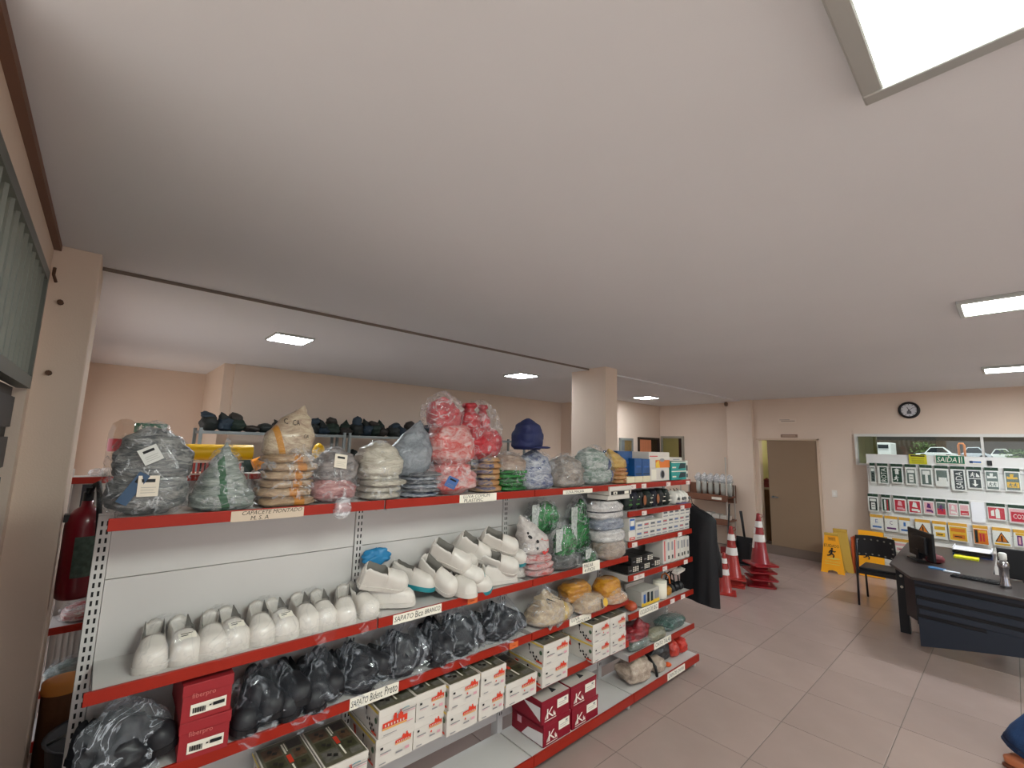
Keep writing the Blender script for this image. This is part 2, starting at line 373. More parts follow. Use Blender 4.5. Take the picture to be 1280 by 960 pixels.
for z in (2.72, 2.32): tag(part(MB().cyl((-3.52,-.27,z), (-3.49,-.27,z), .014, n=8), 'wall_hook', M('rust', (92, 66, 50))), ('rusty stub on the front column near the upper corner of the barred window' if z > 2.5 else 'rusty stub on the front column near the lower corner of the barred window'), 'hook', 'rusty wall hooks')
# door
DRM = M('door_brown', (142, 118, 94), .5, var=.05, vscale=2)
dr = struct(MB().box(-3.33, 9.985, .17, -2.47, 10.02, 2.215), 'door_2', DRM, bevel=.004)
fr = MB().box(-2.47, 9.97, 0, -2.43, 10.02, 2.25).box(-3.53, 9.97, 2.22, -2.43, 10.02, 2.25)
part(fr, 'door_frame', M('door_frame_beige', (206, 182, 158), .5), dr)
part(MB().cyl((-3.26, 9.985, 1.1), (-3.26, 9.94, 1.1), .02).cyl((-3.26, 9.94, 1.1), (-3.16, 9.94, 1.1), .011), 'handle', GREY, dr)
struct(MB().box(-3.55, 9.99, 0, -2.46, 12.2, .17), 'floor_step', M('step_brown', (112, 96, 86), .6))
struct(MB().box(-4.2, 12.0, 0, -1.9, 12.1, 2.7).box(-3.9, 10.3, 0, -3.85, 12, 2.7).box(-2.0, 10.3, 0, -1.95, 12, 2.7).box(-4.2, 10.3, 2.6, -1.9, 12.1, 2.7), 'wall_hallway', M('hall_yellow', (214, 206, 150), .7))
lk = bpy.data.lights.new('hall_fill_light', 'POINT'); lk.energy = 110; lk.color = (1, .95, .8); lk.shadow_soft_size = .15  # added light with no fixture, brightens the hallway past the door gap
lo = bpy.data.objects.new('hall_fill_light', lk); C.objects.link(lo); lo.location = (-2.9, 11.0, 2.45)
cb = T('hall_cabinet', 'narrow brown cabinet seen through the gap beside the door', 'cabinet', (-3.5, 10.6, .17))
part(MB().box(-3.78, 10.4, .17, -3.25, 10.8, 1.20), 'body', M('hall_wood', (112, 78, 40), .5, var=.3, vscale=8), cb)
part(MB().box(-3.81, 10.37, 1.20, -3.22, 10.83, 1.235), 'top', M('hall_top', (180, 170, 150), .5), cb)
tag(part(MB().blob((-3.56, 10.55, 1.2355), (.07, .07, .2), [(0,.8),(.3,1),(.6,.7),(.8,.9),(1,.1)], 3, .1), 'red_pouch', cloth('red_pouch', (150, 24, 34), (110, 14, 20))), 'small red pouch on top of the cabinet behind the door gap', 'pouch')
# signs and fittings on the end wall
pw = MB().box(-3.10, 9.985, 2.555, -2.79, 9.999, 2.645); F = Face(pw, (-3.10, 9.985, 2.555), (1,0,0), (0,0,1))
F.rect(.02, .06, .2, .075, 1).rect(.05, .03, .29, .05, 1)
tag(part(pw, 'wall_plate', [M('plate_white', (224, 206, 188), .6), M('plate_line', (176, 158, 146), .6)]), 'pale rectangular plate with faint lines on the wall above the door', 'plate')
pw = MB().box(-3.07, 9.98, 2.275, -2.78, 9.999, 2.335); F = Face(pw, (-3.07, 9.98, 2.275), (1,0,0), (0,0,1)); F.rect(.03, .02, .26, .04, 1)
tag(part(pw, 'door_sign', [M('sign_brown', (150, 122, 104), .5), M('sign_line', (188, 160, 140), .6)]), 'thin brown sign strip fixed just above the brown door', 'sign')
sw = T('light_switch', 'white light switch plate on the wall beside the brown door', 'switch', (-2.24, 10, 1.2))
part(MB().box(-2.28, 9.988, 1.2, -2.2, 9.999, 1.32), 'plate', M('switch_white', (236, 228, 218), .4), sw, bevel=.003)
part(MB().box(-2.255, 9.982, 1.235, -2.225, 9.989, 1.285), 'rocker', M('rocker_white', (244, 240, 232), .3), sw)
sn = T('ceiling_sensor', 'small brown motion sensor high up on the end column', 'sensor', (-4.08, 9.88, 2.93))
part(MB().lathe((-4.06, 9.86, 2.93), [(0,0),(.03,.01),(.04,.05),(.03,.09),(0,.1)], 12), 'housing', M('sensor_brown', (110, 84, 66), .5), sn)
part(MB().box(-4.07, 9.86, 2.95, -4.05, 9.9, 3.0), 'bracket', M('sensor_brown', (110, 84, 66), .5), sn)
# clock
ck = T('wall_clock', 'round wall clock with thick black rim and white face above the window', 'clock', (-1.11, 9.99, 2.745))
def ydisc(mb, c, r, y0, y1, m=0, n=32): return mb.cyl((c[0], y0, c[1]), (c[0], y1, c[1]), r, n=n, m=m)
rim = MB(); n = 36
for ring, (rr, yy) in enumerate(((.105, 9.985), (.105, 9.962), (.118, 9.95), (.138, 9.958), (.142, 9.999))):
    for i in range(n): a = 2*math.pi*i/n; rim.v.append((-1.11+rr*math.cos(a), yy, 2.745+rr*math.sin(a)))
for ring in range(4):
    for i in range(n): rim.f.append((ring*n+i, ring*n+(i+1)%n, (ring+1)*n+(i+1)%n, (ring+1)*n+i)); rim.m.append(0); rim.s.append(True)
part(rim, 'rim', M('clock_black', (16, 14, 16), .3), ck)
cf = ydisc(MB(), (-1.11, 2.745), .106, 9.999, 9.982)
F = Face(cf, (-1.11, 9.982, 2.745), (1,0,0), (0,0,1))
for i in range(12):
    a = math.pi*i/6; c, s_ = math.cos(a), math.sin(a)
    F.poly([(c*.085-s_*.004, s_*.085+c*.004), (c*.085+s_*.004, s_*.085-c*.004), (c*.1+s_*.004, s_*.1-c*.004), (c*.1-s_*.004, s_*.1+c*.004)], 1)
F.circ(0, -.035, .03, 2).rect(-.03, -.065, .03, -.045, 2)
part(cf, 'dial', [M('clock_face', (222, 220, 222), .3), INK, M('clock_emblem', (96, 96, 100), .6)], ck)
for a, L, wd in ((2.0, .055, .006), (.6, .08, .004)):
    h = MB(); F = Face(h, (-1.11, 9.972, 2.745), (math.cos(a), 0, math.sin(a)), (-math.sin(a), 0, math.cos(a))); F.poly([(-.015,-wd),(L,-wd/2),(L,wd/2),(-.015,wd)], 0)
    part(h, 'hand', INK, ck)
# end-wall window over the display panel, with mullion and panes; street outside
FRM = M('window_white', (214, 212, 206), .4)
wi = MB().box(-1.88, 9.94, 2.30, 1.3, 10.05, 2.345).box(-1.88, 9.95, 1.80, -1.845, 10.05, 2.30).box(-1.86, 9.95, 1.795, 1.3, 10.05, 1.83).box(1.27, 9.95, 1.8, 1.3, 10.05, 2.3)
wd = struct(wi, 'window_2', FRM)
part(MB().box(-.315, 9.955, 1.83, -.285, 10.04, 2.30), 'mullion', FRM, wd)
part(MB().box(-1.86, 9.948, 2.325, 1.3, 9.952, 2.338), 'gasket', GREY, wd)
GL = glassy('clear_pane', (226, 232, 226), .06)
part(MB().box(-1.845, 10.0, 1.83, -.315, 10.006, 2.30), 'pane', GL, wd); part(MB().box(-.285, 10.0, 1.83, 1.27, 10.006, 2.30), 'pane', GL, wd)
gv = MB(); gv.add([(-40,10.35,-.1),(40,10.35,-.1),(40,55,1.55),(-40,55,1.55),(-40,120,1.55),(40,120,1.55)], [(0,1,2,3),(3,2,5,4)]); struct(gv, 'ground_outside', M('asphalt', (120, 116, 112), .9))
struct(MB().box(-9, 10.3, 2.37, 12, 15.5, 2.47), 'roof_outside', M('awning_brown', (70, 58, 50), .8))
struct(MB().box(-60, 110, 1.5, 40, 111, 14), 'wall_outside', M('far_brown', (84, 70, 58), .9, var=.4, vscale=.3))
def car(name, label, x, y, col, L=3.9, sc=1.0):
    c = T(name, label, 'car', (x, y, 1.55)); b = MB(); n = 13
    low = [(-.5,.35),(-.49,.62),(-.3,.70),(-.2,.74),(.28,.76),(.45,.72),(.5,.6),(.5,.3)]
    b.prism([(p*L, q) for p, q in low], -.82, .82)
    b2 = MB().prism([(-.28*L,.68),(-.12*L,1.36),(.2*L,1.40),(.38*L,.74)], -.68, .68)
    for q in (b, b2): q.v = [(x+a, y+z, 1.55+bb) for a, bb, z in q.v]
    part(b, 'body', M('car_'+name+str(len(ORG)), col, .25, coat=.6), c, bevel=.05)
    part(b2, 'cabin', M('car_'+name+str(len(ORG)), col, .25, coat=.6), c, bevel=.05)
    for s_ in (-1, 1):
        g = MB().prism([(-.22*L,.78),(-.10*L,1.30),(.18*L,1.33),(.31*L,.80)], -.01, .01); g.v = [(x+a, y+s_*.69+z, 1.55+bb) for a, bb, z in g.v]
        part(g, 'side_window', M('car_glass', (34, 40, 46), .1), c)
        for q in (-.31, .3): part(MB().cyl((x+q*L, y+s_*.62, 1.87), (x+q*L, y+s_*.84, 1.87), .31, n=18), 'wheel', BLACK, c)
GZ = 1.55
car('parked_car', 'white car parked outside across the street, seen above the green exit sign', -5.8, 70, (236, 238, 242), 3.4)
car('parked_car', 'silver white car parked outside next to the window mullion', -2.75, 66, (206, 210, 222), 2.6)
car('parked_car', 'white low car parked outside near the end of the long window', -1.0, 76, (240, 240, 240), 2.6)
bx = T('orange_barrier', 'orange arch shaped barrier standing outside between two parked cars', 'barrier', (-2.12, 40, .9))
part(MB().tube([(-2.26,40,1.0),(-2.26,40,2.68),(-2.21,40,2.78),(-2.05,40,2.78),(-2.0,40,2.68),(-2.0,40,1.0)], .06, 8), 'hoop', M('orange_paint', (214, 120, 40), .5), bx)
vn = T('white_van', 'white van parked outside, seen at the corner of the long window', 'van', (-10.7, 72, GZ))
part(MB().box(-11.3, 71, GZ+.3, -9.9, 75, GZ+1.85), 'body', M('van_white', (238, 238, 240), .4), vn, bevel=.08); part(MB().box(-11.1, 70.96, GZ+1.15, -10.1, 70.99, GZ+1.6), 'rear_window', M('car_glass', (34, 40, 46), .1), vn)
for x in (-11.15, -10.05):
    for y in (71.8, 74.2): part(MB().cyl((x-.1, y, GZ+.32), (x+.1, y, GZ+.32), .32, n=16), 'wheel', BLACK, vn)
for i, (x, y, h) in enumerate(((.6, 62, 1.15), (-8.2, 84, 2.2), (3.2, 84, 2.0))):
    bm_ = MB()
    for k in range(420):
        p = Vector((rnd.gauss(0, .55), rnd.gauss(0, .5), rnd.uniform(.1, 1)*h)); a = Vector((rnd.uniform(-1,1), rnd.uniform(-1,1), rnd.uniform(-.3,1))).normalized()*.2; bb = a.orthogonal().normalized()*.08
        q = Vector((x, y, GZ))+p; bm_.add([q-a*.5-bb*.2, q-bb, q+a, q+bb], [(0,1,2,3)])
    sh = T('street_shrub', ('dark green shrub outside beside the white low car','leafy shrub outside between the white van and the white car','leafy shrub outside at the far end of the street')[i], 'shrub', (x, y, GZ), 'shrubs across the street')
    part(bm_, 'foliage', M('street_leaf', (74, 92, 44), .7), sh, kind='stuff'); part(MB().cyl((x, y, GZ), (x, y, GZ+h*.6), .05), 'stem', M('bark', (80, 62, 46), .9), sh)
# interior windows of the middle wall
def iwin(n, o, u, wdt, h, frame, panes):
    u = Vector(u); nn = Vector((u.y, -u.x, 0)); o = Vector(o)
    def B(a, b, c, d, t0, t1):
        mb = MB(); vs = [o+u*p+Vector((0,0,q))+nn*t for t in (t0, t1) for p, q in ((a,c),(b,c),(b,d),(a,d))]
        return mb.add(vs, [(3,2,1,0),(4,5,6,7),(0,1,5,4),(1,2,6,5),(2,3,7,6),(3,0,4,7)])
    f = B(0, wdt, 0, .05, 0, .03)
    for q in ((0,wdt,h-.05,h),(0,.05,.05,h-.05),(wdt-.05,wdt,.05,h-.05)):
        k = B(*q, 0, .03); f.add(k.v, k.f)
    ob = struct(f, n, frame)
    for a, b, mt in panes: part(B(.05+a*(wdt-.1), .05+b*(wdt-.1), .05, h-.05, .002, .012), 'pane', mt, ob)
OR = M('curtain_orange', (206, 130, 92), .5, var=.12, vscale=9, stretch=(4, 4, .2)); OL = M('olive_glass', (138, 128, 78), .2, var=.12, vscale=3); DB = M('dark_brown_glass', (44, 28, 22), .2); BG = M('blue_grey_glass', (116, 124, 128), .2, var=.2, vscale=5); YB = M('yellow_grille', (126, 104, 60), .3, var=.3, vscale=18)
iwin('window_3', (-5.775, 8.38, 1.70), (0,1,0), .52, .50, M('frame_grey', (120, 124, 120), .4), ((0,.35,BG),(.35,1,YB)))
iwin('window_4', (-5.775, 9.12, 1.70), (0,1,0), .92, .54, M('frame_dark', (40, 24, 18), .5), ((0,.62,OR),(.62,1,DB)))
iwin('window_5', (-5.74, 10.115, 1.74), (1,0,0), .58, .55, M('frame_silver', (158, 152, 138), .4, .4), ((0,.83,OL),(.83,1,DB)))
# ceiling lights
EM = NT('diffuser_glow'); EM.b.inputs['Emission Color'].default_value = (.92, 1, .93, 1); EM.b.inputs['Emission Strength'].default_value = LAMP; EM.b.inputs['Base Color'].default_value = (.9, .95, .9, 1)
EMB = NT('lamp_glow_cool'); EMB.b.inputs['Emission Color'].default_value = (.88, .95, 1, 1); EMB.b.inputs['Emission Strength'].default_value = LAMP*2.1
LF = M('lamp_frame', (186, 188, 184), .35, .5)
def ceil_light(x0, y0, x1, y1, z, label, mat, group, t=.035, dd=.02):
    c = T('ceiling_light', label, 'light', ((x0+x1)/2, (y0+y1)/2, z-t), group)
    f = MB().box(x0, y0, z-t, x1, y0+t, z).box(x0, y1-t, z-t, x1, y1, z).box(x0, y0+t, z-t, x0+t, y1-t, z).box(x1-t, y0+t, z-t, x1, y1-t, z)
    part(f, 'frame', LF, c, bevel=.006)
    part(MB().box(x0+t, y0+t, z-dd-.002, x1-t, y1-t, z-.008), 'diffuser', mat, c)
ceil_light(-.205, .65, 1.05, 1.54, Z1, 'big ceiling light with silver frame nearest the front wall', EM.m, 'main ceiling lights', .05, .03)
ceil_light(-.18, 4.22, 1.07, 4.66, Z1, 'second ceiling light from the front wall, over the open floor', EM.m, 'main ceiling lights', .028)
ceil_light(-.17, 7.6, 1.08, 8.05, Z1, 'ceiling light over the desk, closest to the wall clock', EMB.m, 'main ceiling lights', .028)
ceil_light(2.6, 7.6, 3.85, 8.05, Z1, 'unseen ceiling light added in an outer row, level with the light over the desk', EM.m, 'main ceiling lights', .028)  # added out of view to brighten the far end of the room
for i, (x, y) in enumerate(((-5.13, 1.12), (-5.03, 4.32), (-5.15, 7.95))):
    ceil_light(x, y, x+.4, y+.38, Z2, ('small square ceiling light nearest the front column, on the lower ceiling', 'small square ceiling light beside the middle column', 'small square ceiling light near the inner windows')[i], EMB.m, 'square lights of the lower ceiling', .022)
# ------------------------------------------------------------------ gondola in the middle of the shop
XB, XF = -2.43, -2.14
UY = [.035, 1.08, 2.14, 3.22, 4.30]
def gondola(g, UY, xb, xf, xd, shelves, panels, top, slots=True, lip_m=RED, wire=False):
    dr = []
    for i, y in enumerate(UY):
        u = part(MB().box(xb-.05, y-.022, 0, xb+.015, y+.022, top), 'upright', WHITE, g, bevel=.002)
        if slots:
            sl = MB(); z = .22
            while z < top-.04:
                for q in (-.011, .006): sl.add([(xb+.0158, y+q, z), (xb+.0158, y+q+.007, z), (xb+.0158, y+q+.007, z+.019), (xb+.0158, y+q, z+.019)], [(0,1,2,3)])
                z += .033
            part(sl, 'slot_row', DARK, u, kind='stuff')
        f = MB().box(xb, y-.012, 0, xd-.03, y+.012, .075); part(f, 'foot', WHITE, g, bevel=.002)
    for b in range(len(UY)-1):
        y0, y1 = UY[b]+.024, UY[b+1]-.024
        for z0, z1 in panels:
            if wire:
                k = MB(); y = y0
                while y < y1: k.box(xb-.012, y, z0, xb-.006, y+.005, z1); y += .03
                part(k, 'wire_back', WHITE, g, kind='stuff')
            part(MB().box(xb-.03, y0, z0+.0015, xb-.014 if wire else xb+.004, y1, z1-.0015), 'back_panel', WHITE, g, bevel=.001)
        sh = part(MB().box(xb+.005, y0-.02, .085, xd, y1+.02, .115), 'base_shelf', WHITE, g, bevel=.002)
        part(MB().box(xd, y0-.022, .062, xd+.014, y1+.022, .122), 'front_edge', lip_m, sh, bevel=.002)
        for z, lip in shelves[b]:
            sh = part(MB().box(xb+.005, y0, z-.024, xf-.004, y1, z-.004), 'shelf', WHITE, g, bevel=.0015)
            for yy in (y0, y1-.006): part(MB().prism([(xb+.01, yy), (xf-.02, yy), (xf-.02, yy+.006), (xb+.01, yy+.006)], z-.05, z-.024), 'bracket', WHITE, sh)
            if lip: part(MB().box(xf-.006, y0-.02, z-.04, xf+.006, y1+.02, z+.004), 'front_edge', lip_m, sh, bevel=.002)
            dr.append((b, z, sh))
    return dr
G = T('gondola_shelf', 'long white gondola shelving with red shelf edges standing across the shop floor', 'shelf', (XB, 2.15, 0))
S12 = [(1.70,1),(1.135,1),(.81,1),(.485,0)]
SH = gondola(G, UY, XB, XF, -2.11, [S12, S12, [(1.70,1),(1.135,1),(.81,1),(.495,1)], [(1.70,1),(1.475,1),(1.235,1),(.975,1),(.68,1),(.375,1)]], [(.19,.62),(.62,1.03),(1.03,1.43),(1.43,1.66)], 1.68)
def shelf_of(b, z): return [s for a, q, s in SH if a == b and abs(q-z) < .01][0]
def lab(b, z, y0, y1, h, lines, x=XF+.0068, dz=0, name='shelf_label', mats=None):
    """hand lettered paper strip on a shelf edge, part of the shelf"""
    mb = MB(); F = Face(mb, (x, y0, z-.042+dz), (0,1,0), (0,0,1)); w_ = y1-y0
    F.rect(0, 0, w_, h, 0)
    for t, a, b_, c, d, sl in lines: F.text(t, a*w_, c*h, b_*w_, d*h, 1, slant=sl)
    return part(mb, name, mats or [PAPER, INK], shelf_of(b, z))
BEI = M('beige_card', (196, 178, 158), .7)
lab(0, 1.70, .41, .69, .042, [('CAPACETE MONTADO', .14, .97, .58, .96, .02), ('M. S. A', .26, .5, .06, .46, .03)], mats=[BEI, INK])
lab(1, 1.70, 1.535, 1.81, .046, [('LUVA COMUM', .1, .8, .56, .94, .02), ('PLASTIFIC', .12, .62, .06, .46, .02)], mats=[PAPER, INK])
lab(1, 1.135, 1.16, 1.445, .045, [('SAPATO', .03, .4, .25, .8, .03), ('Bico', .44, .6, .2, .9, .04), ('BRANCO', .64, .97, .3, .8, .03)])
lab(0, .81, .965, 1.212, .052, [('SAPATO', .03, .36, .2, .74, .03), ('Bident.', .40, .66, .2, .86, .03), ('Preto', .70, .97, .22, .95, .04)])
lab(2, 1.135, 2.64, 2.84, .07, [('MALHA', .08, .6, .5, .9, .02), ('4 FIOS', .1, .7, .08, .42, .02)])
lab(2, .81, 2.5, 2.74, .05, [('LUVA', .1, .45, .5, .95, .02), ('VAQUETA', .3, .9, .05, .42, .02)])
lab(2, 1.70, 2.42, 2.75, .03, [('LUVA MALHA', .1, .7, .2, .8, 0)])
lab(3, .68, 3.36, 3.66, .06, [('OCULOS DE SEG.', .06, .94, .25, .8, .02)])
lab(3, .375, 3.58, 3.86, .055, [('CINTO', .08, .5, .25, .8, .02), ('TALAB', .55, .95, .25, .8, .02)])
bs = [o for o in G.children if o.name.startswith('base_shelf')][3]
mb = MB(); F = Face(mb, (-2.0955, 3.72, .065), (0,1,0), (0,0,1)); F.rect(0,0,.3,.055,0).text('CAPA DE CHUVA', .02, .015, .28, .042, 1, slant=.02); part(mb, 'shelf_label', [PAPER, INK], bs)
TAGM = [M('price_tag', (214, 202, 196), .6), M('tag_ink', (120, 90, 90), .6)]
for z, ys in ((1.70, (3.26, 3.42, 3.83, 4.2)), (1.475, (3.42, 4.08)), (1.235, (3.27, 4.02)), (.975, (3.29, 3.37, 3.74, 4.12)), (.68, (3.86, 4.05))):
    for y in ys: lab(3, z, y, y+.075, .036, [('R$', .1, .4, .3, .7, 0)], name='price_tag', mats=TAGM)
for b, z, y in ((1, 1.135, 1.62), (1, .81, 1.95)): lab(b, z, y, y+.07, .036, [('-', .3, .7, .4, .5, 0)], name='price_tag', mats=[M('orange_tag', (200, 96, 46), .6), RED])
# goods -----------------------------------------------------------------
DOME = [(0,.80),(.1,.98),(.45,1),(.75,.78),(.93,.4),(1,.1)]
CONE = [(0,.86),(.12,1),(.4,.84),(.7,.46),(.9,.16),(1,.03)]
LEAF = [(0,.62),(.18,.95),(.42,.96),(.7,.62),(.9,.24),(1,.03)]
SLAB = [(0,.78),(.22,1),(.7,1),(1,.74)]
LUMP = [(0,.5),(.2,.94),(.5,1),(.8,.78),(1,.2)]
TIED = [(0,.72),(.15,1),(.5,.95),(.72,.5),(.8,.34),(.9,.6),(1,.5)]
SHP = dict(dome=DOME, cone=CONE, leaf=LEAF, slab=SLAB, lump=LUMP, tied=TIED)
seed = [10]
def body(root, name, y0, y1, z0, z1, shape, mat, x=-2.275, rx=.115, amp=.07, fold=0, freq=9, lean=(0,0), pw=2.8, lo=False, ridge=.05, label=None, ff=30):
    seed[0] += 1
    mb = MB().blob((x, (y0+y1)/2, z0), (rx, (y1-y0)/2, z1-z0), SHP[shape], seed[0], amp, freq, nu=16 if lo else 40, nv=10 if lo else 26, pw=pw, fold=fold, ffreq=ff, lean=lean, ridge=ridge)
    return part(mb, name, mat, root, label=label)
def wrap(root, y0, y1, z0, z1, shape, x=-2.275, rx=.125, lean=(0,0), amp=.06, mat=None):
    seed[0] += 1
    mb = MB().blob((x, (y0+y1)/2, z0+.001), (rx, (y1-y0)/2*1.05, (z1-z0)*1.03), SHP[shape], seed[0], amp, 13, nu=34, nv=20, pw=2.6, lean=lean, ridge=.07, crump=.8)
    return part(mb, 'plastic_film', mat or FILM, root)
def stack(root, name, n, y0, y1, z0, z1, mats, x=-2.275, rx=.115, jit=.018, over=.012, amp=.085):
    h = (z1-z0)/n
    for i in range(n):
        j = rnd.uniform(-jit, jit); k = rnd.uniform(.86, 1.03)
        seed[0] += 1; yc = (y0+y1)/2+j
        mb = MB().blob((x+rnd.uniform(-jit, jit)*.6, yc, z0+i*h), (rx*k, (y1-y0)/2*k, h+over*(i < n-1)*0+h*.12), SLAB, seed[0], amp, 12, nu=34, nv=8, pw=2.9, ridge=.05, crump=.9)
        part(mb, name, mats[i % len(mats)], root)
def papertag(root, y, z, w_, h, x=-2.15, tilt=0, lines=3, m=None):
    mb = MB(); c, s_ = math.cos(tilt), math.sin(tilt)
    F = Face(mb, (x, y, z), (-.12,c,s_), (.15,-s_,c), .004); F.rect(0,0,w_,h,0)
    F.rect(w_*.2, h*.68, w_*.8, h*.84, 1)
    for i in range(lines): F.rect(w_*.15, h*(.18+.13*i), w_*(.85-.1*(i % 2)), h*(.2+.13*i), 2)
    drape(mb, [o for o in root.children if o.name.split('.')[0] in ('glove_bundle', 'plastic_film')], .003, True)
    return part(mb, 'paper_tag', [m or M('tag_cream', (214, 204, 188), .6), INK, M('tag_grey', (150, 146, 142), .6)], root)
def bag(name, label, y, z, x=-2.275, group=None, cat='bag'): return T(name, label, cat, (x, y, z), group)
TOP = 1.70
GTOP = 'bagged work gloves along the top shelf'
k = bag('glove_bag', 'large crumpled grey striped glove bag with paper tags at the end of the top shelf', .145, TOP, group=GTOP)
m = cloth('grey_stripe', (168, 168, 164), (84, 88, 92), fold=14)
body(k, 'glove_bundle', .015, .28, TOP, 1.88, 'lump', m, amp=.09, lean=(.01,0)); body(k, 'glove_bundle', .03, .285, 1.83, 2.03, 'dome', m, amp=.09, lean=(-.03,-.02), rx=.11)
wrap(k, .005, .275, TOP, 2.04, 'dome', rx=.132, amp=.1); papertag(k, .105, 1.775, .062, .075, -2.143); papertag(k, .12, 1.885, .06, .06, -2.15, .5, m=M('tag_white', (206, 206, 202), .6))
papertag(k, .05, 1.76, .035, .12, -2.16, -.5, 0, m=M('tag_blue', (60, 84, 112), .5))
k = bag('glove_bag', 'peaked grey green glove bag with a dark green stripe beside the tan stack', .39, TOP, group=GTOP)
m = cloth('grey_green', (178, 186, 178), (104, 116, 110), band=(24, 96, 52), bpos=(.44, .56), slope=.12, fold=12)
body(k, 'glove_bundle', .285, .50, TOP, 1.975, 'cone', m, amp=.07, ridge=.06); body(k, 'glove_bundle', .28, .52, TOP, 1.78, 'slab', m, rx=.118)
wrap(k, .27, .515, TOP, 1.985, 'cone', amp=.07)
k = bag('glove_bag', 'tall tan glove stack with orange bands and a peaked hood on top', .645, TOP, group=GTOP)
m = cloth('tan_knit', (206, 176, 140), (156, 126, 98), band=(216, 140, 42), bpos=(.52, .70), fold=10)
stack(k, 'glove_bundle', 6, .525, .765, TOP, 1.925, [m], rx=.118)
m2 = cloth('tan_hood', (214, 196, 168), (170, 144, 122), band=(214, 146, 48), bpos=(.30, .42), slope=.32, fold=7)
hd = body(k, 'glove_bundle', .52, .745, 1.90, 2.16, 'leaf', m2, rx=.07, lean=(-.02, .07), amp=.04, ridge=.02)
mb = MB(); F = Face(mb, (-2.20, .555, 2.03), (0,1,0), (-.12,0,1), .004)
F.text('C', .05, .035, .066, .06, 0).text('CA', .085, .03, .115, .055, 0).text('CA', .13, -.03, .155, -.012, 0); drape(mb, [hd], .003); part(mb, 'print', INK, k)
wrap(k, .515, .775, TOP, 1.93, 'slab', amp=.04); wrap(k, .62, .78, 1.86, 1.97, 'lump', x=-2.2, rx=.05)
k = bag('glove_bag', 'two rounded bags, pink below and grey above, next to the white glove stack', .855, TOP, group=GTOP)
body(k, 'glove_bundle', .745, .965, TOP, 1.83, 'lump', cloth('pink_knit', (212, 160, 156), (160, 96, 98), fold=10), amp=.08)
body(k, 'glove_bundle', .765, .965, 1.80, 1.965, 'dome', cloth('mauve_grey', (160, 150, 146), (104, 98, 98), fold=8), amp=.08, rx=.1)
wrap(k, .735, .97, TOP, 1.97, 'dome', amp=.08); papertag(k, .82, 1.87, .06, .065, -2.155, -.15)
wrap(k, .82, .9, 1.635, 1.73, 'lump', x=-2.13, rx=.03, amp=.1, mat=film('white_film', haze=.35, crease=.4))
k = bag('glove_bag', 'cream white cotton glove stack with a domed top bag', 1.095, TOP, group=GTOP)
m = cloth('cream_cotton', (220, 212, 196), (176, 168, 152), fold=9)
stack(k, 'glove_bundle', 4, .985, 1.215, TOP, 1.83, [m]); body(k, 'glove_bundle', .98, 1.215, 1.815, 2.0, 'dome', m, amp=.06, fold=.015)
wrap(k, .975, 1.22, TOP, 2.0, 'dome', amp=.06)
k = bag('glove_bag', 'dark blue and white striped glove stack under a leaning blue grey bag', 1.345, TOP, group=GTOP)
stack(k, 'glove_bundle', 6, 1.235, 1.465, TOP, 1.83, [cloth('navy_stripe', (196, 200, 206), (36, 52, 84), fold=16), cloth('slate_stripe', (150, 150, 150), (50, 58, 72), fold=14)])
body(k, 'glove_bundle', 1.15, 1.41, 1.815, 2.125, 'leaf', cloth('blue_grey', (158, 164, 170), (116, 122, 130), fold=4), rx=.085, lean=(-.02, .07), amp=.04)
wrap(k, 1.225, 1.47, TOP, 1.86, 'lump', amp=.07)
k = bag('glove_bag', 'tallest bag, blotchy red and white with a bright red tied top', 1.56, TOP, group=GTOP)
m = cloth('red_white', (206, 84, 80), (222, 190, 186), fold=5); m2 = cloth('bright_red', (202, 22, 40), (160, 12, 28), fold=5)
body(k, 'glove_bundle', 1.40, 1.72, TOP, 1.90, 'lump', m, amp=.1, rx=.12); body(k, 'glove_bundle', 1.385, 1.71, 1.86, 2.14, 'lump', m, amp=.08)
body(k, 'glove_bundle', 1.40, 1.60, 2.09, 2.27, 'dome', m2, amp=.1, rx=.09, lean=(0,-.02))
wrap(k, 1.375, 1.735, TOP, 2.02, 'lump', amp=.07); wrap(k, 1.36, 1.61, 2.08, 2.30, 'dome', rx=.1, amp=.09, mat=film('film_red', (240, 225, 228), .1, .35))
papertag(k, 1.45, 1.76, .07, .06, -2.15, -.4, 2, m=M('tag_blue2', (70, 104, 160), .5))
k = bag('glove_bag', 'bright red bag on top of blue and orange striped gloves, behind the tallest bag', 1.83, TOP, x=-2.30, group=GTOP)
stack(k, 'glove_bundle', 6, 1.72, 1.92, TOP, 1.915, [cloth('blue_orange', (214, 176, 126), (40, 70, 128), band=(206, 150, 92), bpos=(.5, 1.1), fold=14)], x=-2.28)
body(k, 'glove_bundle', 1.63, 1.93, 1.90, 2.12, 'lump', m2, x=-2.29, amp=.1); body(k, 'glove_bundle', 1.62, 1.78, 2.08, 2.25, 'tied', m2, x=-2.30, rx=.08, amp=.1); body(k, 'glove_bundle', 1.77, 1.87, 2.06, 2.25, 'tied', m2, x=-2.31, rx=.06, amp=.08)
wrap(k, 1.61, 1.94, 1.90, 2.27, 'dome', x=-2.29, rx=.12, amp=.08)
k = bag('glove_bag', 'shiny green glove stack below a beige bag', 2.015, TOP, group=GTOP)
m = cloth('green_latex', (34, 138, 50), (10, 78, 24), fold=14, rough=.25)
stack(k, 'glove_bundle', 5, 1.89, 2.14, TOP, 1.835, [m]); body(k, 'glove_bundle', 1.90, 2.13, 1.82, 1.95, 'dome', cloth('beige_pink', (186, 164, 146), (150, 124, 110), fold=6), amp=.08)
wrap(k, 1.885, 2.15, TOP, 1.955, 'lump', amp=.05)
